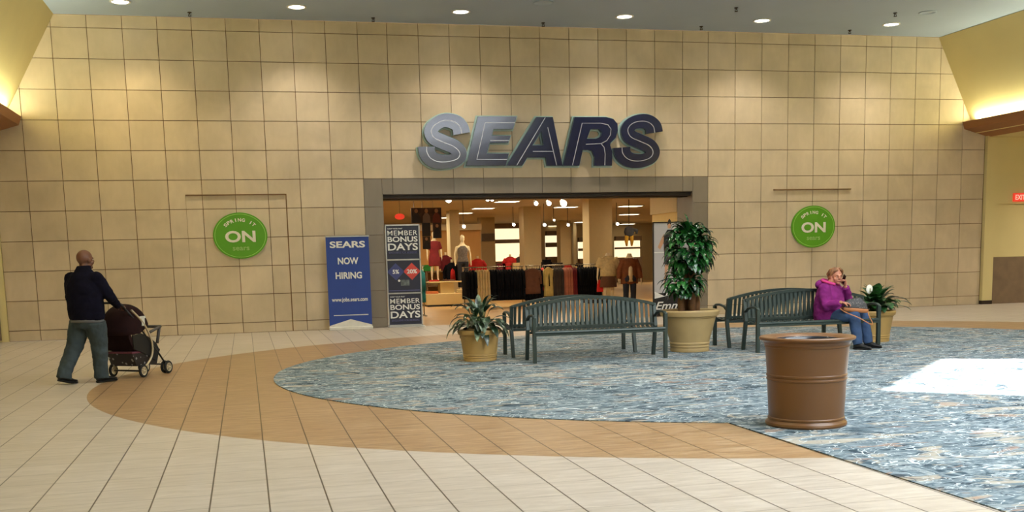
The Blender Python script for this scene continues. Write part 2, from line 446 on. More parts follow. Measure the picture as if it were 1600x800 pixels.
q = ceil.modifiers.new('s', 'SOLIDIFY'); q.thickness = .06; q.offset = 1
m_ = MB(); x0, x1, y0, y1 = SK
for a in ((x0-.1, x0, y0, y1), (x1, x1+.1, y0, y1), (x0-.1, x1+.1, y0-.1, y0), (x0-.1, x1+.1, y1, y1+.1)): m_.box(*a, CZ, CZ+.85)
struct(m_.build('trim_3', mat('white_skylight_curb', c(225, 226, 222), .7)))
m_ = MB(); m_.box(x0, x1, y0, y1, CZ+.7, CZ+.74); struct(m_.build('sky_panel_1', M_skyglow))  # unseen panel added as a bright source for the letter reflections
# sloping coves, ledges and side walls on both sides
for sgn, xa, xb, xc, nm in ((1, .08, -1.21, -1.45, 'left'), (-1, 21.45, 22.64, 23.0, 'right')):
    m_ = MB(); m_.quad((xa, 0, CZ), (xb, 0, 4.50), (xb, YB, 4.50), (xa, YB, CZ)); struct(m_.build('wall_%s_cove' % nm, M_yellow, solid=.03))
    e = -.73 if sgn == 1 else 22.20
    poly = [(e, 4.78), (e-.06*sgn, 4.60), (xc, 4.40), (xc, 4.50), (e-.12*sgn, 4.66), (e-.03*sgn, 4.78)]
    m_ = MB(); m_.prism(poly, 0.0, YB); struct(m_.build('trim_4' if sgn == 1 else 'trim_5', M_brown))
    xo = XL if sgn == 1 else XR
    m_ = MB(); m_.box(min(xc, xo), max(xc, xo), YB, 0, 4.40, 4.50); struct(m_.build('ceiling_%s' % nm, M_yellow))
    m_ = MB(); m_.box(xo-.05, xo+.05, YB, 0, 0, 4.45); struct(m_.build('wall_%s' % nm, M_yellow))
m_ = MB(); m_.box(XL, XR, YB-.1, YB, 0, CZ); struct(m_.build('wall_front', M_yellow))
# painted ends of the back wall
m_ = MB(); m_.box(XL, -1.36, -.06, .02, .0, 4.42); wl = struct(m_.build('trim_6', M_yellow))
m_ = MB(); m_.box(XL, -1.50, -.10, -.062, 0.04, .95); struct(m_.build('trim_7', M_panel))
m_ = MB(); m_.box(22.92, 23.22, -.10, .02, .10, 4.42); m_.box(23.22, XR, -.06, .02, 2.66, 4.42); struct(m_.build('trim_8', M_yellow))
m_ = MB(); m_.box(23.22, XR, .0, .019, 0, 2.7); struct(m_.build('trim_9', M_yellow))
m_ = MB(); m_.box(23.23, XR, -.03, -.001, .0, 1.25); struct(m_.build('trim_10', M_panel))
m_ = MB(); m_.box(22.90, 23.22, -.115, .0, 0, .10); struct(m_.build('baseboard_right', M_dark))
# outlines of closed-up display windows in the tiles
M_line = mat('brown_frame_line', c(120, 88, 52), .7)
m_ = MB(); m_.box(2.52, 4.70, -.035, -.001, 3.085, 3.11); m_.box(4.70, 4.725, -.006, -.001, 0, 3.11); m_.box(2.52, 2.525, -.003, -.001, 0, 3.11)
struct(m_.build('trim_11', M_line))
m_ = MB(); m_.box(16.80, 18.97, -.04, -.001, 3.07, 3.10); struct(m_.build('trim_12', M_line))

# ceiling fittings
def downlight(x, y, label):
    t = thing('recessed_downlight', label, 'ceiling light', (x, y, CZ), 0, 'downlights along the ceiling edge')
    m_ = MB(); m_.lathe([(.21, 0), (.21, -.012), (.17, -.016), (.165, .0)], n=32); m_.build('trim_ring', M_white, t, True)
    m_ = MB(); m_.lathe([(.168, -.004), (.12, -.010), (.01, -.012)], n=32, cap=True); m_.build('lens', M_lampglow, t, True)
ords = ['far left one, by the sloping yellow cove', 'second from the left, over the left green sign', 'third from the left, over the SE of the big letters',
        'fourth from the left, over the RS of the big letters', 'fifth from the left, left of the right green sign', 'far right one, over the right end of the wall']
for (x, y), s_ in zip(DOWN, ords): downlight(x, y, 'round lit recessed ceiling downlight, '+s_)
M_spr = mat('dark_brass', c(52, 40, 30), .5, .6)
spr = [(2.88, -.5, 'leftmost, above the left part of the wall'), (6.80, -.45, 'between second and third downlight'), (10.73, -.42, 'between third and fourth downlight'),
       (14.6, -2.45, 'farther from the wall, left of the fifth downlight'), (14.62, -.5, 'close to the wall, left of the fifth downlight'), (18.54, -.54, 'close to the wall, left of the last downlight'), (18.56, -2.45, 'just above the last downlight in the view')]
for x, y, s_ in spr:
    t = thing('fire_sprinkler', 'small dark ceiling sprinkler head, '+s_, 'sprinkler', (x, y, CZ), 0, 'sprinkler heads')
    m_ = MB(); m_.lathe([(.045, 0), (.045, -.012), (.012, -.02), (.012, -.05)], n=14, cap=True); m_.build('fitting', M_spr, t, True)
    m_ = MB(); m_.lathe([(.035, -.075), (.04, -.085), (.01, -.09)], n=14, cap=True); m_.box(-.03, -.02, -.004, .004, -.08, -.03); m_.box(.02, .03, -.004, .004, -.08, -.03); m_.build('deflector', M_spr, t)
for (x, y, rr, s_) in ((19.3, -2.6, .2, 'faint round ceiling speaker grille near the right end'), (10.2, -2.35, .22, 'faint round ceiling vent above the middle of the wall')):
    t = thing('ceiling_speaker', s_, 'ceiling grille', (x, y, CZ), 0)
    m_ = MB(); m_.lathe([(rr, 0), (rr, -.012), (rr-.03, -.018), (rr-.04, -.006), (.01, -.006)], n=32, cap=True); m_.build('grille', M_ceil, t, True)

# exit sign
t = thing('exit_sign', 'small red lit EXIT sign on the yellow wall at far right', 'sign', ((ax(1581, 308)+ax(1598, 308))/2, -.07, 2.82))
M_exit = mat('red_exit_face', c(205, 60, 40), .5, emit=(c(230, 60, 40)[:3], .7))
m_ = MB(); m_.box(-.19, .19, -.05, .01, -.11, .11); m_.build('housing', M_exit, t, bevel=.006)
text('EXIT', 'lettering', mat('pale_red_letters', c(250, 190, 170), .5, emit=((1, .6, .5), .5)), t, 0, -.052, 0, .13, .30)

# ------------------------------------------------------------------ big letters over the opening
def LC(x, y, Y=-.17): return (lambda v: (v.x, v.z))(at(630+x/3.721, 160+y/3.725, Y))
M_navy = mat('glossy_navy_face', c(20, 22, 60), .15, var=.002, spec=.6, coat=.25)
M_teal = mat('pale_teal_halo', c(176, 206, 200), .35)  # pale backing colour imitates the halo glow behind the letters
M_silver = mat('silver_inline', c(190, 188, 192), .3, .4)
S1 = smooth_path([(340, 182), (333, 150), (312, 122), (270, 106), (225, 108), (180, 135), (163, 168), (180, 205), (235, 232), (295, 258), (328, 292), (318, 325), (270, 343), (205, 345), (160, 325), (138, 290), (136, 258)])
S2 = smooth_path([(1462, 176), (1455, 142), (1430, 118), (1395, 109), (1350, 115), (1318, 135), (1306, 165), (1325, 202), (1380, 228), (1430, 252), (1452, 285), (1440, 318), (1395, 338), (1340, 340), (1300, 325), (1276, 295), (1272, 262)])
hws = lambda t: 42+7*abs(2*t-1)**3-8*math.exp(-((t-.28)/.1)**2)*.6-8*math.exp(-((t-.72)/.1)**2)*.6
LET = [
 ('S', [stroke(S1, hws)], [S1], 'first letter, an S reflecting grey'),
 ('E', [[(435, 82), (660, 82), (638, 155), (524, 155), (514, 194), (625, 194), (612, 234), (503, 234), (486, 298), (614, 298), (596, 368), (368, 368)]], [[(652, 118), (476, 118), (428, 332), (604, 332)], [(506, 222), (616, 222)]], ''),
 ('A', [[(775, 85), (870, 85), (927, 368), (838, 368), (830, 320), (722, 320), (692, 368), (602, 368)], [(804, 165), (752, 250), (818, 250)]], [[(826, 88), (660, 366)], [(840, 145), (892, 366)], [(754, 285), (874, 285)]], ''),
 ('R', [[(997, 85), (1180, 85), (1222, 96), (1246, 125), (1248, 165), (1236, 205), (1206, 236), (1204, 250), (1216, 290), (1214, 368), (1113, 368), (1114, 318), (1100, 284), (1080, 276), (1044, 276), (1024, 368), (932, 368)],
        [(1090, 155), (1068, 212), (1122, 212), (1150, 198), (1156, 176), (1140, 156)]], [[(984, 366), (1040, 121), (1150, 121), (1190, 130), (1208, 155), (1204, 190), (1184, 222), (1150, 240), (1062, 244)], [(1150, 240), (1168, 262), (1174, 300), (1172, 366)]], ''),
 ('S', [stroke(S2, hws)], [S2], ''),
]
t = thing('storefront_sign', 'large italic SEARS lettering, navy with silver inline, on the beige tile wall', 'sign', (10.8, 0, 4.26))
inv = Matrix.Translation((-10.8, 0, -4.26))
for ch, polys, lines, _ in LET:
    if ch == 'S':
        LR = lambda a, b: (lambda v: (v[0]-10.8, v[1]-4.26))(LC(a, b))
        o = ribbon(lines[0], hws, -.17, -.07, LR).build('letter_s', M_navy, t)
        k = ribbon(lines[0], lambda u: hws(u)+8, -.06, -.005, LR).build('halo_backing', M_teal, o)
    else:
        P = [[LC(*p) for p in poly] for poly in polys]
        o = flat(P, .10, 'letter_%s' % ch.lower(), M_navy, t, inv @ Matrix.Translation((0, -.12, 0)))
        k = flat(P, .05, 'halo_backing', M_teal, o, inv @ Matrix.Translation((0, -.035, 0)), off=.035)
    LR = lambda a, b: (lambda v: (v[0]-10.8, v[1]-4.26))(LC(a, b))
    for ln in lines: ribbon(ln, 2.1, -.176, -.171, LR).build('inline_stripe', M_silver, o)
# ------------------------------------------------------------------ green round signs
M_green = mat('green_sign_face', c(88, 158, 16), .5, var=.03)
M_lime = mat('light_green_ring', c(150, 205, 90), .5)
M_cream = mat('cream_lettering', c(232, 226, 208), .5)
M_pale = mat('pale_green_lettering', c(150, 190, 100), .5)
for (X, Z, rx, rz, lab) in ((3.655, 2.19, .595, .515, 'round green sign reading SPRING IT ON, left of the shop opening'), (17.91, 2.15, .61, .53, 'round green sign reading SPRING IT ON, right of the opening above the seated woman')):
    t = thing('round_sign', lab, 'sign', (X, 0, Z), 0, 'round green wall signs')
    el = lambda a, b: [(a*math.cos(2*PI*i/72), b*math.sin(2*PI*i/72)) for i in range(72)]
    MY = lambda y: Matrix.Translation((0, y, 0))
    flat([el(rx, rz)], .05, 'disc', M_green, t, MY(-.028))
    flat([el(rx-.035, rz-.03), el(rx-.048, rz-.042)], .004, 'ring', M_lime, t, MY(-.055))
    text('ON', 'lettering', M_cream, t, 0, -.056, -.02, rz*.50, rx*1.12, bold=.03)
    text('sears', 'small_lettering', M_pale, t, 0, -.056, -rz*.56, rz*.16, rx*.62, bold=.02)
    word = 'SPRING IT'
    for i, ch in enumerate(word):
        if ch == ' ': continue
        a = math.radians(90+46-i*(92/8)); R1, R2 = rx*.72, rz*.70
        M = Matrix.Translation((R1*math.cos(a), -.056, R2*math.sin(a)-.01)) @ Matrix.Rotation(-(a-PI/2), 4, 'Y')
        text(ch, 'arc_letter', M_cream, t, 0, 0, 0, rz*.15, rx*(.035 if ch == 'I' else .12), bold=.03, M=M)

# ------------------------------------------------------------------ blue roll-up banner
M_blue = mat('royal_blue_banner', c(34, 66, 150), .55, var=.04, scale=2)
M_txt = mat('white_print', c(236, 236, 232), .5)
M_alu = mat('brushed_aluminium', c(175, 172, 165), .35, .7)
BX0, BX1 = ax(514, 500, -.35), ax(582, 500, -.35); BW = BX1-BX0
t = thing('pull_up_banner', 'tall blue roll-up banner reading SEARS NOW HIRING beside the shop opening', 'banner', ((BX0+BX1)/2, -.35, 0))
bh = 2.12
m_ = MB(); m_.box(-BW/2+.01, BW/2-.01, -.004, .004, .07, bh); m_.build('banner_sheet', M_blue, t)
m_ = MB(); m_.box(-BW/2, BW/2, -.09, .09, .0, .07); m_.build('base_housing', M_white, t, bevel=.01)
m_ = MB(); m_.prism([(-BW/2+.01, .07), (BW/2-.01, .07), (BW/2-.01, .10), (0, .24), (-BW/2+.01, .10)], -.010, -.005); m_.build('white_gable', M_white, t)
m_ = MB(); m_.box(-BW/2, BW/2, -.012, .012, bh-.01, bh+.02); m_.build('top_rail', M_alu, t)
m_ = MB(); m_.tube([(0, .03, .06), (0, .02, bh)], .012); m_.build('support_pole', M_alu, t, True)
for body, z, h, wd in (('SEARS', 1.94, .15, .80), ('NOW', 1.57, .155, .47), ('HIRING', 1.24, .155, .60)):
    text(body, 'lettering', M_txt, t, 0, -.007, z, h, wd, bold=.03)
text('www.jobs.sears.com', 'web_address', M_txt, t, 0, -.007, .68, .12, .82, bold=.02)
m_ = MB(); 
for i in range(26):
    x = -.38+i*.0305; m_.box(x, x+.024, -.007, -.004, .325, .345)
m_.build('fine_print', M_txt, t)

# ------------------------------------------------------------------ MEMBER BONUS DAYS stand
M_night = mat('dark_navy_poster', c(26, 28, 52), .4, var=.05)
M_faint = mat('dim_violet_print', c(84, 84, 130), .5)
MX0, MX1 = OX0+.02, ax(658, 430, .0)
t = thing('poster_stand', 'tall three-panel poster stand reading MEMBER BONUS DAYS at left of the opening', 'sign stand', ((MX0+MX1)/2, -.02, 0))
hw = (MX1-MX0)/2; HT = 2.37
m_ = MB(); m_.box(-hw, -hw+.028, -.02, .02, .02, HT); m_.box(hw-.028, hw, -.02, .02, .02, HT)
zz = [.04, .79, 1.57, HT]
for z in zz: m_.box(-hw, hw, -.02, .02, z-.02, z+.012)
m_.build('frame', M_alu, t)
m_ = MB(); m_.box(-hw-.02, hw+.02, -.20, .20, 0, .02); m_.build('base_plate', M_alu, t)
for k in (0, 1, 2):
    m_ = MB(); m_.box(-hw+.025, hw-.025, -.008, .008, zz[k]+.012, zz[k+1]-.02); pn = m_.build('poster_panel', M_night, t)
    if k != 1:
        zt = zz[k+1]
        text('SHOP YOUR WAY', 'small_lettering', M_txt, pn, -hw*.42, -.01, zt-.085, .028, hw*.85, bold=.01)
        for body, dz, h in (('MEMBER', .185, .11), ('BONUS', .33, .125), ('DAYS', .505, .165)):
            text(body, 'lettering', M_txt, pn, 0, -.011, zt-dz, h, hw*1.72, bold=.022 if body != 'MEMBER' else .004, space=1.0 if body != 'MEMBER' else 1.06)
        text('EXCLUSIVE FOR MEMBERS', 'small_lettering', M_faint, pn, 0, -.011, zt-.64, .045, hw*1.6, bold=.01)
    else:
        for cx, mm, tx_ in ((-.19, mat('muted_blue_diamond', c(60, 68, 124), .5), '5%'), (.19, mat('red_diamond', c(205, 66, 56), .5), '20%')):
            a = .205; m_ = MB(); m_.prism([(cx-a, 1.29), (cx, 1.09), (cx+a, 1.29), (cx, 1.49)], -.012, -.009); dd = m_.build('diamond', mm, pn)
            text(tx_, 'lettering', M_txt, dd, cx, -.014, 1.29, .10, .15 if len(tx_) == 2 else .24, bold=.03)
        m_ = MB(); m_.box(-.08, .12, -.012, -.009, .96, 1.10); m_.build('card_picture', mat('card_grey', c(96, 104, 104), .5, var=.5, scale=12), pn)
        m_ = MB(); m_.prism([(-.12+.028*math.cos(a*PI/8), 1.08+.028*math.sin(a*PI/8)) for a in range(16)], -.014, -.0125); m_.build('dot', M_txt, pn)
        m_ = MB(); m_.box(-hw+.05, hw-.05, -.011, -.009, .84, .86); m_.build('fine_print', M_faint, pn)

# ------------------------------------------------------------------ fashion poster stand at the right jamb
EX0, EX1 = ax(1020, 420, .25), ax(1077, 420, .25)
t = thing('poster_stand', 'poster stand with a woman in a black dress and Emma lettering, behind the tall plant', 'sign stand', ((EX0+EX1)/2, .25, 0))
hw = (EX1-EX0)/2; HT = az(1020, 347, .25)
M_bluegrey = mat('pale_grey_poster', c(188, 186, 190), .5, var=.04, scale=1.5)
m_ = MB(); m_.box(-hw, -hw+.03, -.02, .02, .02, HT); m_.box(hw-.03, hw, -.02, .02, .02, HT); m_.box(-hw, hw, -.02, .02, HT-.03, HT); m_.box(-hw, hw, -.02, .02, .02, .06)
m_.build('frame', M_dark, t)
m_ = MB(); m_.box(-hw-.02, hw+.02, -.2, .2, 0, .02); m_.build('base_plate', M_dark, t)
z1 = az(1030, 458, .25)
m_ = MB(); m_.box(-hw+.03, hw-.03, -.01, .01, z1, HT-.03); pp = m_.build('poster_panel', M_bluegrey, t)
m_ = MB(); m_.box(-hw+.03, hw-.03, -.01, .01, .06, z1); pb = m_.build('lower_panel', M_black, t)
m_ = MB(); m_.box(-hw+.03, hw-.03, -.014, -.01, 1.58, 1.60); m_.build('white_line', M_txt, pp)
Mskin = mat('printed_skin', c(196, 150, 120), .5)
m_ = MB()
for P in ([(-.09, 2.18), (-.02, 2.18), (-.01, 2.29), (-.06, 2.33), (-.10, 2.28)],):
    m_.prism(P, -.014, -.0105)
m_.build('printed_figure_face', Mskin, pp)
m_ = MB(); m_.prism([(-.11, 2.25), (-.085, 2.37), (-.05, 2.42), (-.01, 2.37), (0, 2.26), (-.02, 2.28), (-.055, 2.305), (-.09, 2.27)], -.016, -.0142)
m_.prism([(-.2, 1.72), (-.18, 1.40), (-.22, 1.30), (.12, 1.28), (.06, 1.62), (.12, 2.02), (.02, 2.15), (-.10, 2.15), (-.2, 2.0)], -.016, -.0105); m_.build('printed_dress', mat('printed_black', c(28, 24, 30), .5), pp)
m_ = MB(); m_.prism([(-.2, 2.05), (-.3, 1.85), (-.36, 1.72), (-.30, 1.66), (-.22, 1.8), (-.16, 1.95)], -.014, -.0105)
m_.build('printed_arm', Mskin, pp)
m_ = MB(); m_.prism([(-.17, 1.32), (-.07, 1.32), (-.12, 1.0), (-.17, .76), (-.21, .76), (-.18, 1.0)], -.014, -.0105); m_.build('printed_leg', Mskin, pp)
m_ = MB(); m_.prism([(.03, 1.32), (.10, 1.30), (.16, 1.0), (.14, .76), (.10, .76), (.10, 1.0)], -.014, -.0105); m_.build('printed_leg', Mskin, pp)
m_ = MB(); m_.prism([(-hw+.04, .62), (-.2, .50), (-.08, .62), (0, .78), (.02, .66), (-.02, .52), (-hw+.04, .44)], -.014, -.0105); m_.build('white_shapes', M_txt, pb)
text('Emma', 'lettering', M_txt, pb, -.02, -.014, .26, .20, hw*1.7, bold=.012, shear=.35)
#==PART3==
# ------------------------------------------------------------------ benches
M_bench = mat('dark_green_grey_bench_paint', c(50, 62, 57), .38, .2, var=.06, scale=14)
def make_bench(Lx=2.06):
    """front faces local -Y; origin on the floor under the middle"""
    t = thing('park_bench', 'x', 'bench')
    h = Lx/2; yf, yr = -.26, .20
    for sx in (-1, 1):
        x = sx*(h-.03)
        m_ = MB(); m_.box(x-.027, x+.027, yf-.03, yf+.03, 0, .66); m_.build('leg', M_bench, t, bevel=.005)
        m_ = MB(); m_.prism([(yr+.10, 0), (yr+.155, 0), (yr+.05, .46), (yr+.12, .80), (yr+.065, .80), (yr-.01, .46)], x-.027, x+.027, axis='x'); m_.build('leg', M_bench, t, bevel=.005)
        m_ = MB(); m_.tube([(x, yr+.05, .60), (x, yr-.08, .665), (x, -.05, .69), (x, yf+.06, .685), (x, yf-.03, .655)], .028, n=8, flat=.7); m_.build('armrest', M_bench, t, True)
    m_ = MB()
    m_.box(-h+.05, h-.05, yf-.03, yf+.02, .395, .435); m_.box(-h+.05, h-.05, yr-.03, yr+.02, .40, .44)
    m_.tube([(-h+.04, yf-.015, .445), (h-.04, yf-.015, .445)], .026, n=10)
    n = 27
    for i in range(n):
        x = -h+.09+(Lx-.18)*i/(n-1)
        m_.rings([[(x-.021, y, z), (x+.021, y, z), (x+.021, y, z+.010), (x-.021, y, z+.010)] for y, z in ((yf, .448), (yf+.08, .440), (-.02, .428), (yr-.06, .436), (yr, .452))], True)
    m_.build('seat', M_bench, t)
    m_ = MB()
    top = lambda x: .785+.135*(1-(x/(h-.03))**2)
    yb = lambda z: yr+.01+.16*max(0, z-.46)
    for i in range(n):
        x = -h+.09+(Lx-.18)*i/(n-1)
        z1 = top(x)
        m_.rings([[(x-.021, yb(z), z), (x+.021, yb(z), z), (x+.021, yb(z)+.010, z), (x-.021, yb(z)+.010, z)] for z in (.455, .56, .70, z1)], True)
    P = [(-h+.03+(Lx-.06)*i/24) for i in range(25)]
    m_.rings([[(x, yb(top(x))-.022, top(x)-.022), (x, yb(top(x))+.034, top(x)-.022), (x, yb(top(x))+.034, top(x)+.022), (x, yb(top(x))-.022, top(x)+.022)] for x in P], True)
    m_.box(-h+.05, h-.05, yr, yr+.035, .475, .51)
    m_.build('backrest', M_bench, t)
    return t
b0 = make_bench()
spots = [((8.77, -10.03), -3, 'dark grey-green slatted bench facing the camera, between the two pots'),
         ((8.70, -8.86), 180-1, 'dark grey-green slatted bench facing the shop, back to back behind the nearer left bench'),
         ((12.32, -10.05), -3.5, 'dark grey-green slatted bench facing the camera with the woman sitting on it'),
         ((12.30, -8.95), 180-1, 'dark grey-green slatted bench facing the wall, behind the bench with the woman')]
for i, ((x, y), a, lab) in enumerate(spots):
    o = b0 if i == 0 else copytree(b0)
    o.location = (x, y, 0.009); o.rotation_euler = (0, 0, math.radians(a)); tag(o, lab, 'bench', 'slatted benches on the carpet')

# ------------------------------------------------------------------ planters and plants
M_clay = mat('tan_planter_resin', c(178, 144, 84), .5, var=.05, scale=5)
M_clay2 = mat('beige_planter_resin', c(176, 150, 102), .55, var=.07, scale=4)
M_soil = mat('dark_soil', c(48, 36, 26), .95, var=.3, scale=60, bump=.5)
def pot(name, lab, x, y, R, H, Rb, m, n=64, rimh=.14):
    t = thing(name, lab, 'planter', (x, y, .009), 0, 'tan round planters')
    r2 = R*.93
    zr = H*(1-rimh)
    prof = [(Rb*.9, 0), (Rb*1.0, .004), (Rb*1.02, .03), (Rb*1.0, H*.10), (Rb*1.035, H*.12), (Rb*1.035, H*.15), (Rb*1.01, H*.165), (Rb*1.05, H*.19), (Rb*1.05, H*.22), (Rb*1.03, H*.235)]
    for k in range(1, 7):
        u = k/7; prof.append((Rb*1.03+(r2*.94-Rb*1.03)*u, H*.235+(zr*.93-H*.235)*u))
    prof += [(r2*.94, zr*.94), (r2*.975, zr*.955), (r2*.975, zr*.985), (R*.97, zr), (R*.97, zr+.005), (R*1.0, H*.93), (R*1.0, H*.965), (R*.975, H*.995), (R*.93, H), (R*.87, H*.985), (R*.85, H*.93), (R*.82, H*.88)]
    m_ = MB(); m_.lathe(prof, n=n); m_.build('pot_body', m, t, True, angle=.5)
    m_ = MB(); m_.lathe([(R*.83, H*.885), (R*.5, H*.90), (.01, H*.91)], n=24, cap=True); m_.build('soil', M_soil, t, True)
    return t
M_pl = (lambda q: q)(None)
def leafmat(name, dark, light, vein, rough=.35, sc=5, lo=.42, hi=.6):
    q = NB(name); ob = q.tc.outputs['Object']
    q.l(q.ramp(q.noise(ob, sc, 3, .5), [(lo, dark), (hi, light)]), q.b.inputs['Base Color'])
    q.b.inputs['Roughness'].default_value = rough; q.b.inputs['Coat Weight'].default_value = .35; q.b.inputs['Coat Roughness'].default_value = .2
    return q.m
L_agl = leafmat('silver_green_leaf', c(26, 50, 28), c(150, 172, 144), None, .35, 9, .50, .68)
L_drac = leafmat('deep_green_leaf', c(16, 50, 22), c(44, 108, 46), None, .24)
L_lily = leafmat('mid_green_leaf', c(20, 54, 22), c(52, 104, 48), None, .32)
M_cane = mat('brown_cane_bark', c(120, 84, 52), .8, var=.2, scale=14)
M_stem = mat('green_stem', c(60, 92, 44), .6)

P1 = (7.12, -9.38); P2 = (10.52, -9.45); P3 = (ax(1364, 520, -9.25), -9.25)
pot('planter', 'small tan round pot at the left end of the benches', P1[0], P1[1], .335, .475, .25, M_clay)
pot('planter', 'large beige round pot between the left and right benches', P2[0], P2[1], .47, .66, .30, M_clay2)
pot('planter', 'tan round pot behind the right end of the bench with the woman', P3[0], P3[1], .36, .52, .26, M_clay)
# low silver-leaved plant
t = thing('potted_plant', 'low bushy plant with silver-streaked drooping leaves in the small left pot', 'plant', (P1[0], P1[1], .42))
m_ = MB(); ms = MB()
for i in range(70):
    a = random.uniform(0, 2*PI); lvl = random.random()
    el = math.radians(random.uniform(5, 80) if lvl > .35 else random.uniform(-5, 30))
    st = Vector((math.cos(a)*.05, math.sin(a)*.05, .02)); d = Vector((math.cos(a)*math.cos(el), math.sin(a)*math.cos(el), math.sin(el)))
    r = random.uniform(.08, .20); p = st+d*r*1.0+Vector((0, 0, .05+.15*lvl))
    ms.tube([(0, 0, 0), st+Vector((0, 0, .08)), p], .004, n=5)
    m_.leaf(p, d, random.uniform(.26, .38), random.uniform(.052, .070), random.uniform(1.5, 2.6), n=9)
m_.build('foliage', L_agl, t, True); ms.build('stems', M_stem, t, True)
# tall cane plant
t = thing('potted_plant', 'tall corn plant with two tiers of glossy dark green leaves in the large pot', 'plant', (P2[0], P2[1], .58))
canes = [(-.14, .02, .50, .055), (.02, -.05, .98, .06), (.14, .04, .44, .058), (-.03, .1, .9, .045)]
for x, y, h, r in canes:
    m_ = MB(); m_.tube([(x*.9, y, 0), (x, y, h*.4), (x*.9, y*.9, h*.75), (x*.8, y*.8, h)], [r, r*.95, r*.92, r*.8], n=12); m_.build('cane', M_cane, t, True)
for nm, cx, cz, R, H, N, sc in (('upper_foliage', .0, 1.04, .27, .29, 330, 1.0), ('lower_foliage', -.09, .50, .22, .15, 150, .92)):
    m_ = MB()
    for i in range(N):
        a = random.uniform(0, 2*PI); v = random.uniform(-.9, 1); rr = math.sqrt(max(0, 1-v*v*.9))*random.uniform(.55, 1)
        el = math.radians(18+48*max(0, v)-20*max(0, -v))
        d = Vector((math.cos(a)*math.cos(el), math.sin(a)*math.cos(el), math.sin(el)))
        b = Vector((cx+math.cos(a)*R*rr, math.sin(a)*R*rr, cz+H*v))
        m_.leaf(b, d, random.uniform(.20, .28)*sc, random.uniform(.050, .066)*sc, random.uniform(1.7, 2.8), n=8)
    if nm == 'upper_foliage':
        for k in range(3): m_.leaf((cx-.05+.02*k, 0, cz+H), (-.45+.2*k, .1, 1), .30, .024, 2.2)
    m_.build(nm, L_drac, t, True)
# peace lily
t = thing('potted_plant', 'leafy peace lily with one white flower behind the seated woman', 'plant', (P3[0], P3[1], .47))
m_ = MB(); ms = MB()
for i in range(95):
    a = random.uniform(0, 2*PI); el = math.radians(random.uniform(18, 80))
    d = Vector((math.cos(a)*math.cos(el), math.sin(a)*math.cos(el), math.sin(el)))
    r = random.uniform(.10, .27)
    p = d*r+Vector((.03, 0, .05)); ms.tube([(0, 0, 0), d*r*.5+Vector((0, 0, .04)), p], .004, n=5)
    m_.leaf(p, d, random.uniform(.20, .28), random.uniform(.080, .100), random.uniform(1.0, 2.0))
for dx, dz, L in ((.33, .26, .26), (.36, .12, .28), (.40, .2, .25)):
    ms.tube([(0, 0, 0), (dx*.5, -.05, dz+.05), (dx, -.1, dz)], .004, n=5); m_.leaf((dx, -.1, dz), (1, -.2, .1), L, .045, 1.0)
m_.build('foliage', L_lily, t, True); ms.build('stems', M_stem, t, True)
m_ = MB(); m_.tube([(-.02, -.05, .0), (-.16, -.12, .30), (-.19, -.16, .37)], .005, n=6); fs = m_.build('flower_stem', M_stem, t, True)
m_ = MB(); m_.ball((-.19, -.165, .42), .062, .018, .075, n=18); m_.build('white_flower', mat('white_petal', c(240, 238, 226), .5), t, True)
m_ = MB(); m_.tube([(-.19, -.188, .375), (-.19, -.188, .435)], .008, n=8); m_.build('flower_spike', mat('pale_yellow_spadix', c(140, 140, 90), .6), t, True)

# ------------------------------------------------------------------ brown litter bin in front
M_bin = mat('brown_bin_resin', c(112, 76, 42), .34, var=.03, scale=3)
M_liner = mat('black_bin_liner_plastic', c(26, 28, 34), .16, var=.02)
BC = gnd(1259, 664)
t = thing('litter_bin', 'large round brown litter bin standing alone on the carpet in front', 'trash can', (BC.x, BC.y, .009))
prof = [(.30, 0), (.350, .002), (.357, .018), (.352, .034), (.340, .044), (.332, .056), (.336, .066), (.334, .076), (.328, .082)]
for k in range(1, 8): prof.append((.328+.016*k/8, .082+.33*k/8))
prof += [(.344, .405), (.351, .411), (.351, .424), (.345, .430), (.345, .440), (.352, .446), (.352, .459), (.346, .465)]
for k in range(1, 6): prof.append((.346+.016*k/6, .465+.235*k/6))
prof += [(.362, .700), (.370, .704), (.370, .724), (.374, .728), (.378, .746), (.392, .756), (.410, .764), (.416, .770), (.416, .784), (.408, .791), (.385, .793), (.340, .788), (.305, .776), (.285, .762)]
m_ = MB(); m_.lathe(prof, n=96); m_.build('bin_body', M_bin, t, True, angle=.5)
m_ = MB(); m_.lathe([(.290, .766), (.275, .768), (.262, .757), (.22, .712), (.16, .675), (.12, .665)], n=64); m_.build('funnel_liner', M_liner, t, True)
m_ = MB(); m_.lathe([(.13, .664), (.128, .45), (.01, .44)], n=32, cap=True); m_.build('inner_can', M_black, t, True)

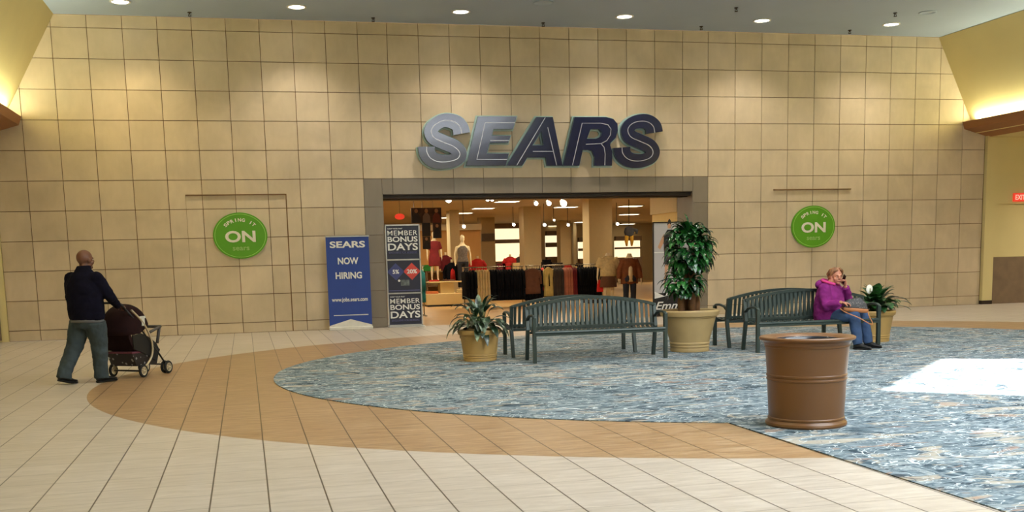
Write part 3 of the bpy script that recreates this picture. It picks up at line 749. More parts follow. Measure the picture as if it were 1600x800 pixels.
# ------------------------------------------------------------------ people
def head(m_, p, s=1.0, yaw=0.0, pitch=0.0):
    """head looking along local +Y turned by yaw; p is its centre"""
    M = Matrix.Rotation(yaw, 4, 'Z') @ Matrix.Rotation(pitch, 4, 'X')
    p = Vector(p); q = lambda x, y, z: p+(M @ Vector((x*s, y*s, z*s)))
    m_.ball(q(0, -.012, .025), .080*s, .098*s, .098*s, n=20, m=13, M=M)        # skull
    m_.ball(q(0, .020, -.045), .062*s, .068*s, .075*s, n=18, m=11, M=M)        # jaw
    m_.ball(q(0, .072, -.095), .026*s, .022*s, .022*s, n=12, M=M)              # chin
    m_.ball(q(0, .082, .018), .050*s, .014*s, .014*s, n=12, M=M)               # brow
    m_.tube([q(0, .088, .015), q(0, .112, -.022), q(0, .098, -.036)], [.009*s, .015*s, .013*s], n=10)
    for sx in (-1, 1):
        m_.ball(q(sx*.040, .060, -.035), .028*s, .026*s, .026*s, n=12, M=M)    # cheek
        m_.ball(q(sx*.083, -.005, -.012), .010*s, .020*s, .032*s, n=10, M=M)   # ear
    m_.ball(q(0, .086, -.062), .026*s, .013*s, .008*s, n=12, M=M)              # lips
    return q, M
def eyes(q, M, t, s=1.0, brow=None, lip=None):
    we = mat('eye_white', c(226, 218, 208), .3); ir = mat('dark_iris', c(50, 36, 26), .3)
    for sx in (-1, 1):
        m_ = MB(); m_.ball(q(sx*.031, .079, 0.0), .012*s, .009*s, .0055*s, n=12, M=M); e = m_.build('eye', we, t, True)
        m_ = MB(); m_.ball(q(sx*.031, .088, 0.0), .0055*s, .003*s, .005*s, n=10, M=M); m_.build('iris', ir, e, True)
        if brow:
            m_ = MB(); m_.tube([q(sx*.014, .096, .021), q(sx*.032, .094, .027), q(sx*.050, .078, .020)], [.003*s, .005*s, .003*s], n=6); m_.build('eyebrow', brow, t, True)
    if lip:
        m_ = MB(); m_.ball(q(0, .094, -.060), .022*s, .007*s, .004*s, n=10, M=M); m_.ball(q(0, .094, -.068), .018*s, .007*s, .005*s, n=10, M=M); m_.build('lips', lip, t, True)
def hand(m_, wrist, d, nrm, s=1.0, curl=.9, side=1):
    """palm along d, back of the hand faces nrm, thumb towards side"""
    w_ = Vector(wrist); d = Vector(d).normalized(); nr = Vector(nrm); nr = (nr-d*nr.dot(d)).normalized(); sd = d.cross(nr)*side
    m_.tube([w_-d*.02*s, w_+d*.03*s, w_+d*.085*s], [.026*s, .034*s, .038*s], n=12, flat=.5) if False else None
    for k in range(4):
        o = sd*(.027-.018*k)*s
        m_.tube([w_, w_+d*.04*s+o*.8, w_+d*.088*s+o], [.017*s, .016*s, .0125*s], n=8)
        L = (.070, .080, .074, .056)[k]*s; p = w_+d*.088*s+o; a = 0; pts = [p]; dd = d
        for j in range(3):
            a += curl*(.45, .75, .6)[j]
            dd = d*math.cos(a)-nr*math.sin(a); p = p+dd*L*(.45, .32, .23)[j]; pts.append(p)
        m_.tube(pts, [.0115*s, .0105*s, .0095*s, .008*s], n=8)
        m_.ball(pts[-1], .008*s, n=8, m=6)
    b = w_+d*.02*s+sd*.018*s; td = (d*.6+sd*.8-nr*.25).normalized()
    p1 = b+td*.045*s; p2 = p1+(d*.75+sd*.35-nr*.5).normalized()*.030*s; p3 = p2+(d*.7-nr*.7).normalized()*.024*s
    m_.tube([b, p1, p2, p3], [.018*s, .0145*s, .0115*s, .009*s], n=8); m_.ball(p3, .009*s, n=8, m=6)
def shoe(m_, ms, heel, d, L=.29, up=0.0, s=1.0):
    """heel point on the ground, toe along d; up lifts the heel"""
    h = Vector(heel); d = Vector(d).normalized(); sd = Vector((d.y, -d.x, 0)); U = Vector((0, 0, 1))
    def ring(t, w, z0, z1):
        lift = up*max(0, 1-t*1.35); c0 = h+d*(L*t)+U*lift
        return [c0+sd*(w*math.cos(a))+U*(z0+(z1-z0)*.5*(1+math.sin(a))) for a in [2*PI*k/12 for k in range(12)]]
    m_.rings([ring(0, .026*s, .02, .075), ring(.04, .036*s, .02, .105), ring(.2, .040*s, .02, .115), ring(.42, .040*s, .02, .105), ring(.6, .045*s, .02, .078), ring(.8, .045*s, .02, .062), ring(.95, .034*s, .02, .052), ring(1, .018*s, .022, .042)], True)
    ms.rings([ring(-.01, .030*s, .0, .03), ring(.1, .042*s, 0, .03), ring(.4, .042*s, 0, .028), ring(.7, .050*s, 0, .026), ring(.95, .038*s, 0, .026), ring(1.02, .016*s, .004, .024)], True)

# --- the man pushing the stroller
MANROT = math.radians(-36)
MP_ = (1.60, -9.90, 0)
man = thing('person', 'man with shaved head in dark jacket and jeans walking away pushing a stroller', 'person', MP_, MANROT); man.scale = (1.10, 1.06, 1.035)
M_skb = mat('brown_skin', c(112, 72, 52), .5, var=.05, scale=20)
m_ = MB(); q, HM = head(m_, (.0, .05, 1.605), 1.04, math.radians(-12))
m_.tube([(0, .0, 1.36), (0, .015, 1.46), (0, .035, 1.56)], [.075, .066, .062], n=14)
m_.ell([(0, 0, .84, .15, .10), (0, 0, 1.0, .16, .11), (0, .0, 1.25, .17, .10), (0, 0, 1.38, .10, .08)])
hips = [(-.11, 0), (.11, 0)]
LK, LA = (-.15, -.08, .50), (-.20, -.27, .12)
RK, RA = (.10, .07, .50), (.08, .08, .09)
m_.tube([(-.10, 0, .90), LK, LA], [.085, .055, .035], n=12); m_.tube([(.10, 0, .90), RK, RA], [.085, .055, .035], n=12)
sh = {1: (.20, .0, 1.36), -1: (-.20, .0, 1.36)}
el_ = {1: (.30, .10, 1.12), -1: (-.31, .08, 1.12)}
wr = {1: (.18, .36, .99), -1: (-.18, .36, .99)}
for sx in (1, -1):
    m_.tube([sh[sx], el_[sx], wr[sx]], [.05, .042, .028], n=12)
    hand(m_, wr[sx], (0, 1, -.15), (0, .2, 1), 1.0, 1.5, -sx)
m_.build('body', M_skb, man, remesh=.007)
eyes(q, HM, man, 1.04)
M_jk = mat('navy_black_fleece', c(21, 20, 34), .95, var=.25, scale=9, spec=.1, bump=.3)
m_ = MB()
m_.ell([(0, 0, .83, .235, .175), (0, -.005, .90, .245, .185), (0, -.01, 1.05, .245, .18), (0, -.01, 1.20, .255, .175), (0, -.005, 1.32, .25, .155), (0, 0, 1.40, .215, .125), (0, .005, 1.455, .13, .10), (0, .01, 1.50, .088, .085), (0, .02, 1.53, .085, .083)])
for sx in (1, -1):
    s_ = Vector(sh[sx]); e_ = Vector(el_[sx]); w_ = Vector(wr[sx])
    m_.tube([s_+Vector((-.03*sx, 0, 0)), s_+(e_-s_)*.25, s_+(e_-s_)*.6, e_, e_+(w_-e_)*.5, w_-(w_-e_)*.02], [.088, .086, .074, .068, .058, .047], n=16)
    m_.ball(s_, .088, n=14); m_.ball(e_, .068, n=12)
m_.build('jacket', M_jk, man, remesh=.012, wrinkle=.022)
m_ = MB(); m_.ell([(0, 0, .80, .222, .168), (0, 0, .84, .224, .170)]); m_.build('shirt_hem', mat('grey_shirt', c(112, 112, 112), .9), man, True)
M_jn = mat('faded_blue_jeans', c(56, 68, 72), .85, var=.22, scale=6, bump=.2)
m_ = MB(); m_.ell([(0, 0, .72, .20, .15), (0, 0, .80, .215, .162), (0, 0, .86, .21, .155)])
for (K, A, hx) in ((LK, LA, -.115), (RK, RA, .115)):
    H = Vector((hx, 0, .80)); K = Vector(K); A = Vector(A)
    m_.tube([H, H+(K-H)*.5, K, K+(A-K)*.5, K+(A-K)*.85, A+Vector((0, 0, -.035))], [.132, .124, .104, .094, .086, .090], n=18)
m_.build('jeans', M_jn, man, remesh=.012, wrinkle=.028)
M_shoe = mat('black_shoe_leather', c(18, 18, 20), .5); M_sole = mat('black_rubber_sole', c(12, 12, 13), .8)
m_ = MB(); ms = MB(); shoe(m_, ms, (RA[0], RA[1]-.07, 0), (.1, 1, 0), .30, s=1.12); k = m_.build('shoe', M_shoe, man, True); ms.build('sole', M_sole, k, True)
m_ = MB(); ms = MB(); shoe(m_, ms, (LA[0], LA[1]-.07, 0.0), (-.05, 1, 0), .30, up=.055, s=1.12); k = m_.build('shoe', M_shoe, man, True); ms.build('sole', M_sole, k, True)

# --- the stroller
st = thing('baby_stroller', 'dark maroon folding baby stroller pushed by the man, empty front tray and twin wheels', 'stroller', MP_, MANROT)
M_cnv = mat('dark_maroon_canvas', c(36, 16, 16), .9, var=.2, scale=8, bump=.2, spec=.2)
M_frame = mat('champagne_frame_tube', c(196, 180, 150), .35, .5)
M_tyre = mat('black_tyre', c(22, 22, 22), .8); M_hub = mat('cream_wheel_hub', c(198, 184, 150), .5)
M_grey = mat('grey_plastic', c(74, 70, 68), .5); M_pur = mat('plum_trim', c(96, 44, 60), .8)
q_ = NB('dotted_basket_fabric'); vo = q_.nt.nodes.new('ShaderNodeTexVoronoi'); vo.inputs['Scale'].default_value = 16; q_.l(q_.tc.outputs['Object'], vo.inputs['Vector'])
q_.l(q_.ramp(vo.outputs['Distance'], [(.22, c(150, 150, 150)), (.30, c(24, 18, 24))]), q_.b.inputs['Base Color']); M_bask = q_.m
Y0 = .86    # rear axle
m_ = MB(); m_.tube([(-.22, .62, .93), (-.235, .53, 1.0), (-.19, .51, 1.025), (.19, .51, 1.025), (.235, .53, 1.0), (.22, .62, .93)], .016, n=10); m_.build('handle', M_black, st, True)
for sx in (-1, 1):
    x = sx*.225
    m_ = MB(); m_.tube([(x, .60, .95), (x, .80, .78), (x*1.02, 1.05, .50), (x, 1.28, .28), (x*.85, 1.46, .12)], .013, n=8); m_.build('side_tube', M_black, st, True)
    m_ = MB(); m_.tube(smooth_path([(x*1.06, .72, .92), (x*1.12, .93, .74), (x*1.14, 1.08, .50), (x*1.14, 1.06, .27), (x*1.08, Y0, .10)], 4), .015, n=8); m_.build('curved_frame', M_frame, st, True)
m_ = MB()                                            # hood: an arched shell folding about the side pivots
hr = []
for j in range(15):
    v = math.radians(22+160*j/14)
    hr.append([(.25*math.cos(PI*k/16), .86+.33*(math.sin(PI*k/16)**.42 if 0 < k < 16 else 0)*math.cos(v),   .60+.40*(math.sin(PI*k/16)**.42 if 0 < k < 16 else 0)*math.sin(v)) for k in range(17)])
m_.rings(hr, caps=False, closed=False)
hd = m_.build('hood', M_cnv, st, True, solid=.012)
m_ = MB(); m_.prism([(.66, .52), (.62, .68), (.66, .69), (.72, .52), (.80, .44), (1.12, .42), (1.24, .30), (1.20, .27), (1.08, .36), (.74, .37)], -.22, .22, axis='x'); m_.build('seat_sling', M_cnv, st)
for sx in (-1, 1):
    m_ = MB(); x = sx*.225; m_.prism([(.72, .40), (.72, .58), (.90, .60), (1.10, .52), (1.22, .44), (1.28, .34), (1.20, .20), (1.0, .30)], x-.008, x+.008, axis='x'); m_.build('seat_side', M_black, st)
m_ = MB(); m_.prism([(.70, .34), (.78, .16), (1.22, .16), (1.30, .36)], -.215, .215, axis='x'); bk = m_.build('storage_basket', M_bask, st)
m_ = MB(); m_.box(-.222, .222, .69, 1.30, .335, .36); m_.build('basket_trim', M_pur, bk)
m_ = MB(); m_.tube(smooth_path([(-.21, 1.12, .60), (-.21, 1.34, .66), (-.15, 1.40, .66), (.15, 1.40, .66), (.21, 1.34, .66), (.21, 1.12, .60)], 3), .020, n=8); m_.tube([(.21, 1.34, .66), (.215, 1.26, .44)], .022, n=8); m_.tube([(-.21, 1.34, .66), (-.215, 1.26, .44)], .022, n=8); m_.build('front_tray', M_grey, st, True)
m_ = MB(); m_.box(.252, .262, .90, .96, .70, .82); m_.box(.252, .262, .86, .98, .80, .83); m_.build('white_strap', M_white, st)
st.location = (MP_[0]-.10*.588, MP_[1]-.10*.809, 0); st.scale = (1.06, .94, 1.04)
m_ = MB(); m_.tube([(-.24, Y0, .09), (.24, Y0, .09)], .012, n=8); m_.tube([(-.2, 1.44, .13), (.2, 1.44, .13)], .012, n=8); m_.build('axle', M_black, st, True)
for x, y in ((-.255, Y0), (.255, Y0), (-.225, 1.46), (-.165, 1.46), (.165, 1.46), (.225, 1.46)):
    m_ = MB(); prof = [(.060, -.016), (.078, -.018), (.088, -.010), (.090, 0), (.088, .010), (.078, .018), (.060, .016)]
    m_.rings([[(x+dx, y+r*math.cos(2*PI*i/28), .092+r*math.sin(2*PI*i/28)) for i in range(28)] for r, dx in prof]+[], caps=False)
    wl_ = m_.build('wheel', M_tyre, st, True)
    m_ = MB(); m_.rings([[(x+dx, y+r*math.cos(2*PI*i/24), .092+r*math.sin(2*PI*i/24)) for i in range(24)] for r, dx in ((.062, -.012), (.050, -.014), (.046, -.008), (.046, .008), (.050, .014), (.062, .012))], caps=False)
    for k in range(5):
        a = 2*PI*k/5; m_.tube([(x, y, .092), (x, y+.048*math.cos(a), .092+.048*math.sin(a))], .008, n=6)
    m_.rings([[(x+dx, y+.016*math.cos(2*PI*i/14), .092+.016*math.sin(2*PI*i/14)) for i in range(14)] for dx in (-.02, .02)], True)
    m_.build('hub', M_hub, wl_, True)

# --- the seated woman
WROT = math.radians(-141)
WP = (12.64, -10.02, .009)
wo = thing('person', 'seated woman in purple jacket and blue jeans talking on a phone', 'person', WP, WROT); wo.scale = (1.07, 1.04, 1.0)
M_skw = mat('fair_skin', c(196, 132, 104), .5, var=.05, scale=20)
s = 1.0
m_ = MB(); HC = (-.03, .09, 1.13); q, HM = head(m_, HC, 1.04, math.radians(-38), math.radians(-6))
m_.tube([(0, -.01, .90), (0, .01, .99), (-.02, .06, 1.08)], [.075, .062, .058], n=14)
m_.ell([(0, 0, .45, .17, .13), (0, 0, .60, .18, .13), (0, 0, .80, .17, .12), (0, 0, .95, .10, .08)])
HR, HL = Vector((.11, .04, .52)), Vector((-.11, .04, .52))
KR, KL = Vector((.14, .44, .53)), Vector((-.15, .46, .53))
AR, AL = Vector((.12, .50, .10)), Vector((-.17, .55, .10))
for H, K, A in ((HR, KR, AR), (HL, KL, AL)): m_.tube([H, K, A], [.085, .06, .036], n=12)
SR, SL = Vector((.19, .0, .935)), Vector((-.19, .0, .935))
ER, EL = Vector((.29, .08, .68)), Vector((-.34, .16, .76))
_iw = (Matrix.Translation(WP) @ Matrix.Rotation(WROT, 4, 'Z') @ Matrix.Diagonal((1.07, 1.04, 1, 1))).inverted()
HDL = (_iw.to_3x3() @ Vector((1, -.25, -.22))).normalized()
WR, WL = _iw @ at(1315, 472, -10.50), q(-.135, .045, -.15)
m_.tube([SR, ER, WR], [.05, .042, .028], n=12); m_.tube([SL, EL, WL], [.05, .042, .028], n=12)
hand(m_, WR, HDL, (0, .1, 1), .95, .6, 1)
hand(m_, WL, (.18, -.05, 1), (-.85, .5, .1), .95, 1.5, 1)
m_.build('body', M_skw, wo, remesh=.0065)
M_hair = mat('reddish_blond_hair', c(150, 104, 68), .6, var=.4, scale=30, stretch=(1, 1, .3))
eyes(q, HM, wo, 1.04, brow=M_hair, lip=mat('rose_lips', c(170, 92, 84), .4))
m_ = MB(); m_.ball(q(0, -.030, .045), .088, .098, .092, n=20, m=13, M=HM)
m_.ball(q(0, -.080, .000), .072, .055, .080, n=16, M=HM)
for sx in (-1, 1):
    m_.tube([q(sx*.02, .075, .110), q(sx*.062, .055, .085), q(sx*.086, .010, .035), q(sx*.088, -.03, -.03)], [.018, .022, .020, .014], n=8)
for k in range(9):
    a = -1.0+k*.25; m_.tube([q(.03*math.sin(a*2), .04-.02*k*.3, .128), q(.085*math.sin(a), -.05, .095), q(.085*math.sin(a*1.1), -.115, .02), q(.06*math.sin(a), -.105, -.06)], [.012, .018, .018, .010], n=8)
m_.build('hair', M_hair, wo, remesh=.008)
M_pj = mat('purple_fleece_jacket', c(128, 40, 112), .9, var=.2, scale=7, bump=.35, spec=.15)
m_ = MB()
m_.ell([(0, -.01, .44, .25, .20), (0, 0, .52, .27, .225), (0, .01, .62, .275, .23), (0, .01, .74, .265, .215), (0, .0, .85, .255, .185), (0, -.01, .94, .225, .15), (0, -.01, .995, .15, .12), (0, .0, 1.03, .105, .10)])
for S_, E_, W_ in ((SR, ER, WR), (SL, EL, WL)):
    m_.ball(S_, .095, n=14); m_.tube([S_, S_+(E_-S_)*.5, E_, E_+(W_-E_)*.5, W_-(W_-E_)*.08], [.093, .09, .082, .07, .052], n=16); m_.ball(E_, .082, n=12)
m_.build('jacket', M_pj, wo, remesh=.011, wrinkle=.026)
M_pk = mat('bright_pink_lining', c(206, 58, 132), .85)
m_ = MB(); m_.tube(smooth_path([(.07, .12, 1.00), (.115, .03, 1.035), (.08, -.07, 1.06), (0, -.105, 1.075), (-.08, -.07, 1.06), (-.115, .03, 1.035), (-.07, .12, 1.00)], 3), .023, n=10); hd = m_.build('hood_collar', M_pk, wo, True)
m_ = MB(); m_.ball((0, -.13, 1.0), .15, .075, .08, n=16); m_.build('hood', M_pj, wo, True)
m_ = MB(); m_.tube([(-.03, .235, .62), (-.035, .25, .56), (-.06, .30, .60), (-.1, .30, .61)], [.018, .025, .022, .012], n=8); m_.build('pink_shirt_hem', M_pk, wo, True)
M_wj = mat('blue_denim', c(52, 76, 112), .85, var=.2, scale=7, bump=.2)
m_ = MB(); m_.ell([(0, -.02, .44, .21, .17), (0, 0, .50, .22, .18), (0, 0, .58, .2, .16)])
for H, K, A in ((HR, KR, AR), (HL, KL, AL)):
    m_.tube([H+Vector((0, -.05, 0)), H+(K-H)*.5+Vector((0, 0, -.005)), K, ], [.112, .106, .090], n=16); m_.ball(K, .090, n=14)
    m_.tube([K, K+(A-K)*.5, K+(A-K)*1.04], [.090, .082, .070], n=16)
m_.build('jeans', M_wj, wo, remesh=.011, wrinkle=.020)
for A, d in ((AR, (.02, 1, 0)), (AL, (-.1, 1, 0))):
    m_ = MB(); ms = MB(); shoe(m_, ms, (A.x, A.y-.06, 0), d, .26, s=1.0); k = m_.build('shoe', M_shoe, wo, True); ms.build('sole', M_sole, k, True)
# phone and handbag (held, so things of their own)
def wpt(x, y, z): return Matrix.Translation(WP) @ Matrix.Rotation(WROT, 4, 'Z') @ Vector((x, y, z))
PH_ = q(-.108, .035, -.045); pt = wpt(PH_.x*1.07, PH_.y*1.04, PH_.z)
ph = thing('mobile_phone', 'dark mobile phone held to the ear of the seated woman', 'phone', pt, WROT)
MP = Matrix.Rotation(math.radians(-38), 4, 'Z') @ Matrix.Rotation(math.radians(-28), 4, 'X')
m_ = MB(); m_.box(-.005, .005, -.034, .034, -.072, .072, MP); m_.build('phone_body', M_black, ph, bevel=.003)
m_ = MB(); m_.box(.0052, .006, -.030, .030, -.062, .062, MP); m_.build('screen', mat('dark_glass', c(14, 14, 18), .1), ph)
BP = at(1335, 487, -10.47)
bg = thing('handbag', 'grey snakeskin handbag with tan base and strap on the lap of the seated woman', 'bag', (BP.x, BP.y, .590), math.radians(-14))
q_ = NB('snakeskin'); 
vo = q_.nt.nodes.new('ShaderNodeTexVoronoi'); vo.inputs['Scale'].default_value = 42; q_.l(q_.tc.outputs['Object'], vo.inputs['Vector'])
q_.l(q_.ramp(vo.outputs['Distance'], [(.1, c(122, 116, 110)), (.42, c(44, 42, 42))]), q_.b.inputs['Base Color']); M_snake = q_.m
M_tan = mat('tan_leather', c(176, 112, 64), .5)
TB = Matrix.Rotation(math.radians(6), 4, 'Y')
m_ = MB(); m_.rings([[TB @ Vector(p) for p in r] for r in [[(-.19, -.07, .06), (.19, -.07, .06), (.19, .09, .06), (-.19, .09, .06)], [(-.18, -.05, .13), (.15, -.05, .15), (.15, .06, .15), (-.18, .06, .13)], [(-.11, -.015, .19), (.06, -.015, .235), (.06, .02, .235), (-.11, .02, .19)]]], True); m_.build('bag_body', M_snake, bg, bevel=.012, smooth=False)
m_ = MB(); m_.rings([[TB @ Vector(p) for p in r] for r in [[(-.17, -.06, .0), (.17, -.06, .0), (.17, .08, .0), (-.17, .08, .0)], [(-.195, -.075, .03), (.195, -.075, .03), (.195, .095, .03), (-.195, .095, .03)], [(-.192, -.072, .062), (.192, -.072, .062), (.192, .092, .062), (-.192, .092, .062)]]], True); m_.build('bag_base', M_tan, bg, bevel=.01)
m_ = MB(); m_.tube(smooth_path([(-.19, .02, .08), (-.24, -.08, .06), (-.16, -.13, .0), (.0, -.16, -.07), (.14, -.17, -.15), (.22, -.15, -.19), (.245, -.11, -.16), (.20, -.07, -.05), (.19, -.03, .05)], 4), .010, n=8, flat=.45); m_.build('shoulder_strap', M_tan, bg, True)
#==PART4==
# ------------------------------------------------------------------ inside the shop
SH = 3.42
M_shopwall = mat('cream_shop_wall', c(196, 170, 122), .7, var=.03, scale=1)
M_shopceil = mat('shop_ceiling', c(196, 176, 140), .85, var=.03, scale=1)
M_col = mat('cream_column_paint', c(206, 186, 142), .6, var=.02)
m_ = MB(); m_.box(0, 34, .95, 40, SH, SH+.05); struct(m_.build('ceiling_shop', M_shopceil))
m_ = MB(); m_.box(0, 34, 38.5, 38.6, 0, SH); struct(m_.build('wall_shop_back', M_shopwall))
m_ = MB(); m_.box(3.4, 3.5, .95, 38.5, 0, SH); struct(m_.build('wall_shop_left', M_shopwall))
m_ = MB(); m_.box(33, 33.1, .95, 38.5, 0, SH); struct(m_.build('wall_shop_right', M_shopwall))
m_ = MB(); m_.box(0, OX0, .95, 1.0, 0, SH); m_.box(OX1, 34, .95, 1.0, 0, SH); m_.box(OX0, OX1, .95, 1.0, OZ-.01, SH); struct(m_.build('wall_shop_front', M_shopwall))
xw = 14.66
m_ = MB(); m_.box(xw, xw+.3, 1.0, 2.9, 0, SH); struct(m_.build('wall_shop_entrance', mat('warm_cream_paint', c(224, 196, 130), .6, var=.02)))
m_ = MB(); m_.box(xw-.06, xw, 1.0, 2.9, 2.62, SH); struct(m_.build('trim_13', M_col))
m_ = MB(); m_.box(xw-.02, xw, 1.02, 2.86, .0, .12); struct(m_.build('baseboard_entrance', M_dark))
# wooden panelled wall on the left rear
xa, xb = ax(722, 380, 22), ax(752, 380, 22)
m_ = MB(); m_.box(ax(655, 400, 20), ax(752, 400, 20), 20, 20.2, 0, 2.75); struct(m_.build('wall_shop_wood', mat('honey_wood_panel', c(186, 136, 72), .5, var=.15, scale=2, stretch=(1, 1, .2))))
m_ = MB(); m_.box(ax(655, 400, 19.9), ax(753, 400, 19.9), 19.8, 19.98, 2.75, 3.0); struct(m_.build('trim_14', M_shopceil))

def column(px0, px1, Y, lab, dp=.7):
    x0, x1 = ax(px0, 390, Y), ax(px1, 390, Y)
    t = thing('column', lab, 'column', ((x0+x1)/2, Y+dp/2, 0), 0, 'square shop columns'); h = (x1-x0)/2
    m_ = MB(); m_.box(-h, h, -dp/2, dp/2, .12, SH); m_.build('shaft', M_col, t)
    m_ = MB(); m_.box(-h-.02, h+.02, -dp/2-.02, dp/2+.02, 0, .12); m_.build('plinth', M_dark, t)
    return t
cA = column(752, 774, 24, 'square cream column carrying a small grey sign plate, left of centre')
m_ = MB(); w_ = ax(774, 370, 23.9)-ax(754, 370, 23.9); m_.box(-w_/2, w_/2, -.42, -.36, az(760, 377, 24), az(760, 365, 24)); m_.build('sign_plate', mat('grey_sign_plate', c(110, 98, 80), .6), cA)
column(819, 846, 14, 'square cream column in the middle behind the clothes racks')
column(921, 957, 8.6, 'widest square cream column, right of the middle')
column(876, 892, 30, 'dark narrow column far back between the middle and right columns')
column(704, 719, 16, 'cream column at the left behind the grey-top mannequin')
column(896, 901, 33, 'thin column far back left of the widest column', .3)

# lit wall shelving far at the back
M_glow = mat('backlit_shelf_panel', c(250, 226, 160), .6, emit=((1, .86, .56), 1.1))
M_shelf = mat('brown_shelf', c(110, 82, 48), .6)
def litwall(px0, px1, y0, ys, y1, Y, lab):
    x0, x1 = ax(px0, 390, Y), ax(px1, 390, Y)
    zt, zb = az((px0+px1)/2, y0, Y), az((px0+px1)/2, y1, Y)
    t = thing('lit_wall_shelf', lab, 'shelf', ((x0+x1)/2, Y, 0), 0, 'lit wall shelves far back'); h = (x1-x0)/2
    m_ = MB(); m_.box(-h, h, .1, .14, zb, zt); m_.build('lit_panel', M_glow, t)
    m_ = MB()
    for ya, yb_ in ys: m_.box(-h, h, -.15, .1, az((px0+px1)/2, yb_, Y), az((px0+px1)/2, ya, Y))
    m_.build('shelf_board', M_shelf, t)
    m_ = MB(); m_.box(-h, h, -.3, .14, 0, zb); m_.build('base_cabinet', M_shelf, t)
    m_ = MB(); m_.box(-h, h, -.2, .14, zt, zt+.25); m_.build('pelmet', M_shelf, t)
litwall(773, 820, 357, [(374, 380)], 408, 30, 'widest lit shelf wall left of the middle column')
litwall(853, 876, 368, [(379, 386)], 401, 34, 'lit shelf wall right of the middle column')
litwall(904, 923, 378, [(388, 392)], 404, 34, 'lit shelf wall left of the widest column')
litwall(961, 1001, 376, [(386, 389)], 402, 34, 'lit shelf wall right of the widest column')

# ceiling lights
M_troff = mat('lit_shop_lamp', c(255, 244, 214), .5, emit=((1, .90, .66), 5))
def troffer(px, py, wpx, lab, hpx=None):
    p = gnd(px, py, SH) if False else None
    d = ray(px, py); tt = (SH-.02-CAM.z)/d.z; P = CAM+d*tt; sc = tt/FPX
    t = thing('ceiling_troffer', lab, 'ceiling light', (P.x, P.y, SH), math.radians(4), 'long shop ceiling lights'); h = wpx*sc/2
    m_ = MB(); m_.box(-h-.05, h+.05, -.32, .32, -.03, 0); m_.build('housing', M_white, t)
    m_ = MB(); m_.box(-h, h, -.27, .27, -.036, -.03); m_.build('diffuser', M_troff, t)
for a in ((792, 315, 33, 'long lit ceiling panel nearest the opening, middle'), (755, 325.5, 30, 'long lit ceiling panel, second row left of the middle column'), (723, 333, 26, 'long lit ceiling panel, third row at left'),
          (884, 323.5, 32, 'long lit ceiling panel between middle and widest column'), (985, 322, 32, 'long lit ceiling panel nearest, right of the widest column'), (983, 335, 26, 'long lit ceiling panel, second row right of the widest column'),
          (700, 340, 22, 'long lit ceiling panel, fourth row at far left'), (868, 353, 28, 'long lit ceiling panel, back row right of the middle column'), (910, 347, 22, 'long lit ceiling panel, back row left of the widest column'), (980, 350, 20, 'long lit ceiling panel, back row at the right')): troffer(*a)
M_bulb = mat('lit_spot_bulb', c(255, 248, 230), .5, emit=((1, .93, .78), 22))
def spotl(px, py, Y, lab, r=.055):
    P = at(px, py, Y); t = thing('track_spotlight', lab, 'spotlight', (P.x, P.y, P.z), 0, 'small shop spotlights')
    m_ = MB(); m_.tube([(0, .16, .06), (0, .05, .0)], [r*.8, r*1.15], n=14); m_.build('can', M_white, t, True)
    m_ = MB(); m_.ball((0, 0, 0), r, r*.6, r, n=14); m_.build('bulb', M_bulb, t, True)
    m_ = MB(); m_.tube([(0, .1, .03), (0, .1, SH-P.z)], .01, n=6); m_.build('stem', M_dark, t)
for a in ((701, 312, 1.8, 'brightest spotlight at the left under the ceiling', .075), (762, 312, 2.4, 'left one of the pair of spotlights over the clothes racks', .04), (769, 312, 2.4, 'right one of the pair of spotlights over the clothes racks', .04),
          (725, 354, 9, 'hanging spotlight above the grey-top mannequin', .05), (803, 351, 14, 'spotlight in front of the widest lit shelf wall', .05), (838, 318, 2.6, 'first of the three spotlights right of the middle', .05),
          (858, 318, 2.6, 'second of the three spotlights right of the middle', .055), (881, 318, 2.6, 'third and largest of the three spotlights right of the middle', .08), (851, 351.5, 12, 'small spotlight just right of the middle column', .05),
          (888, 351.5, 12, 'small spotlight left of the widest column', .045), (965, 350, 12, 'spotlight beside the widest column, right side', .05), (866, 344, 14, 'small high spotlight between the columns', .035)): spotl(*a)
# oval red exit-like hanging sign and small dark cameras
t = thing('hanging_sign', 'small oval red sign high on the left shop wall', 'sign', at(624.5, 338.5, 7)); m_ = MB(); m_.ball((0, 0, 0), .15, .02, .09, n=20); m_.build('sign_face', M_exit, t, True)
m_ = MB(); m_.tube([(0, 0, .08), (0, 0, SH-at(624.5, 338.5, 7).z)], .006, n=6); m_.build('stem', M_dark, t)
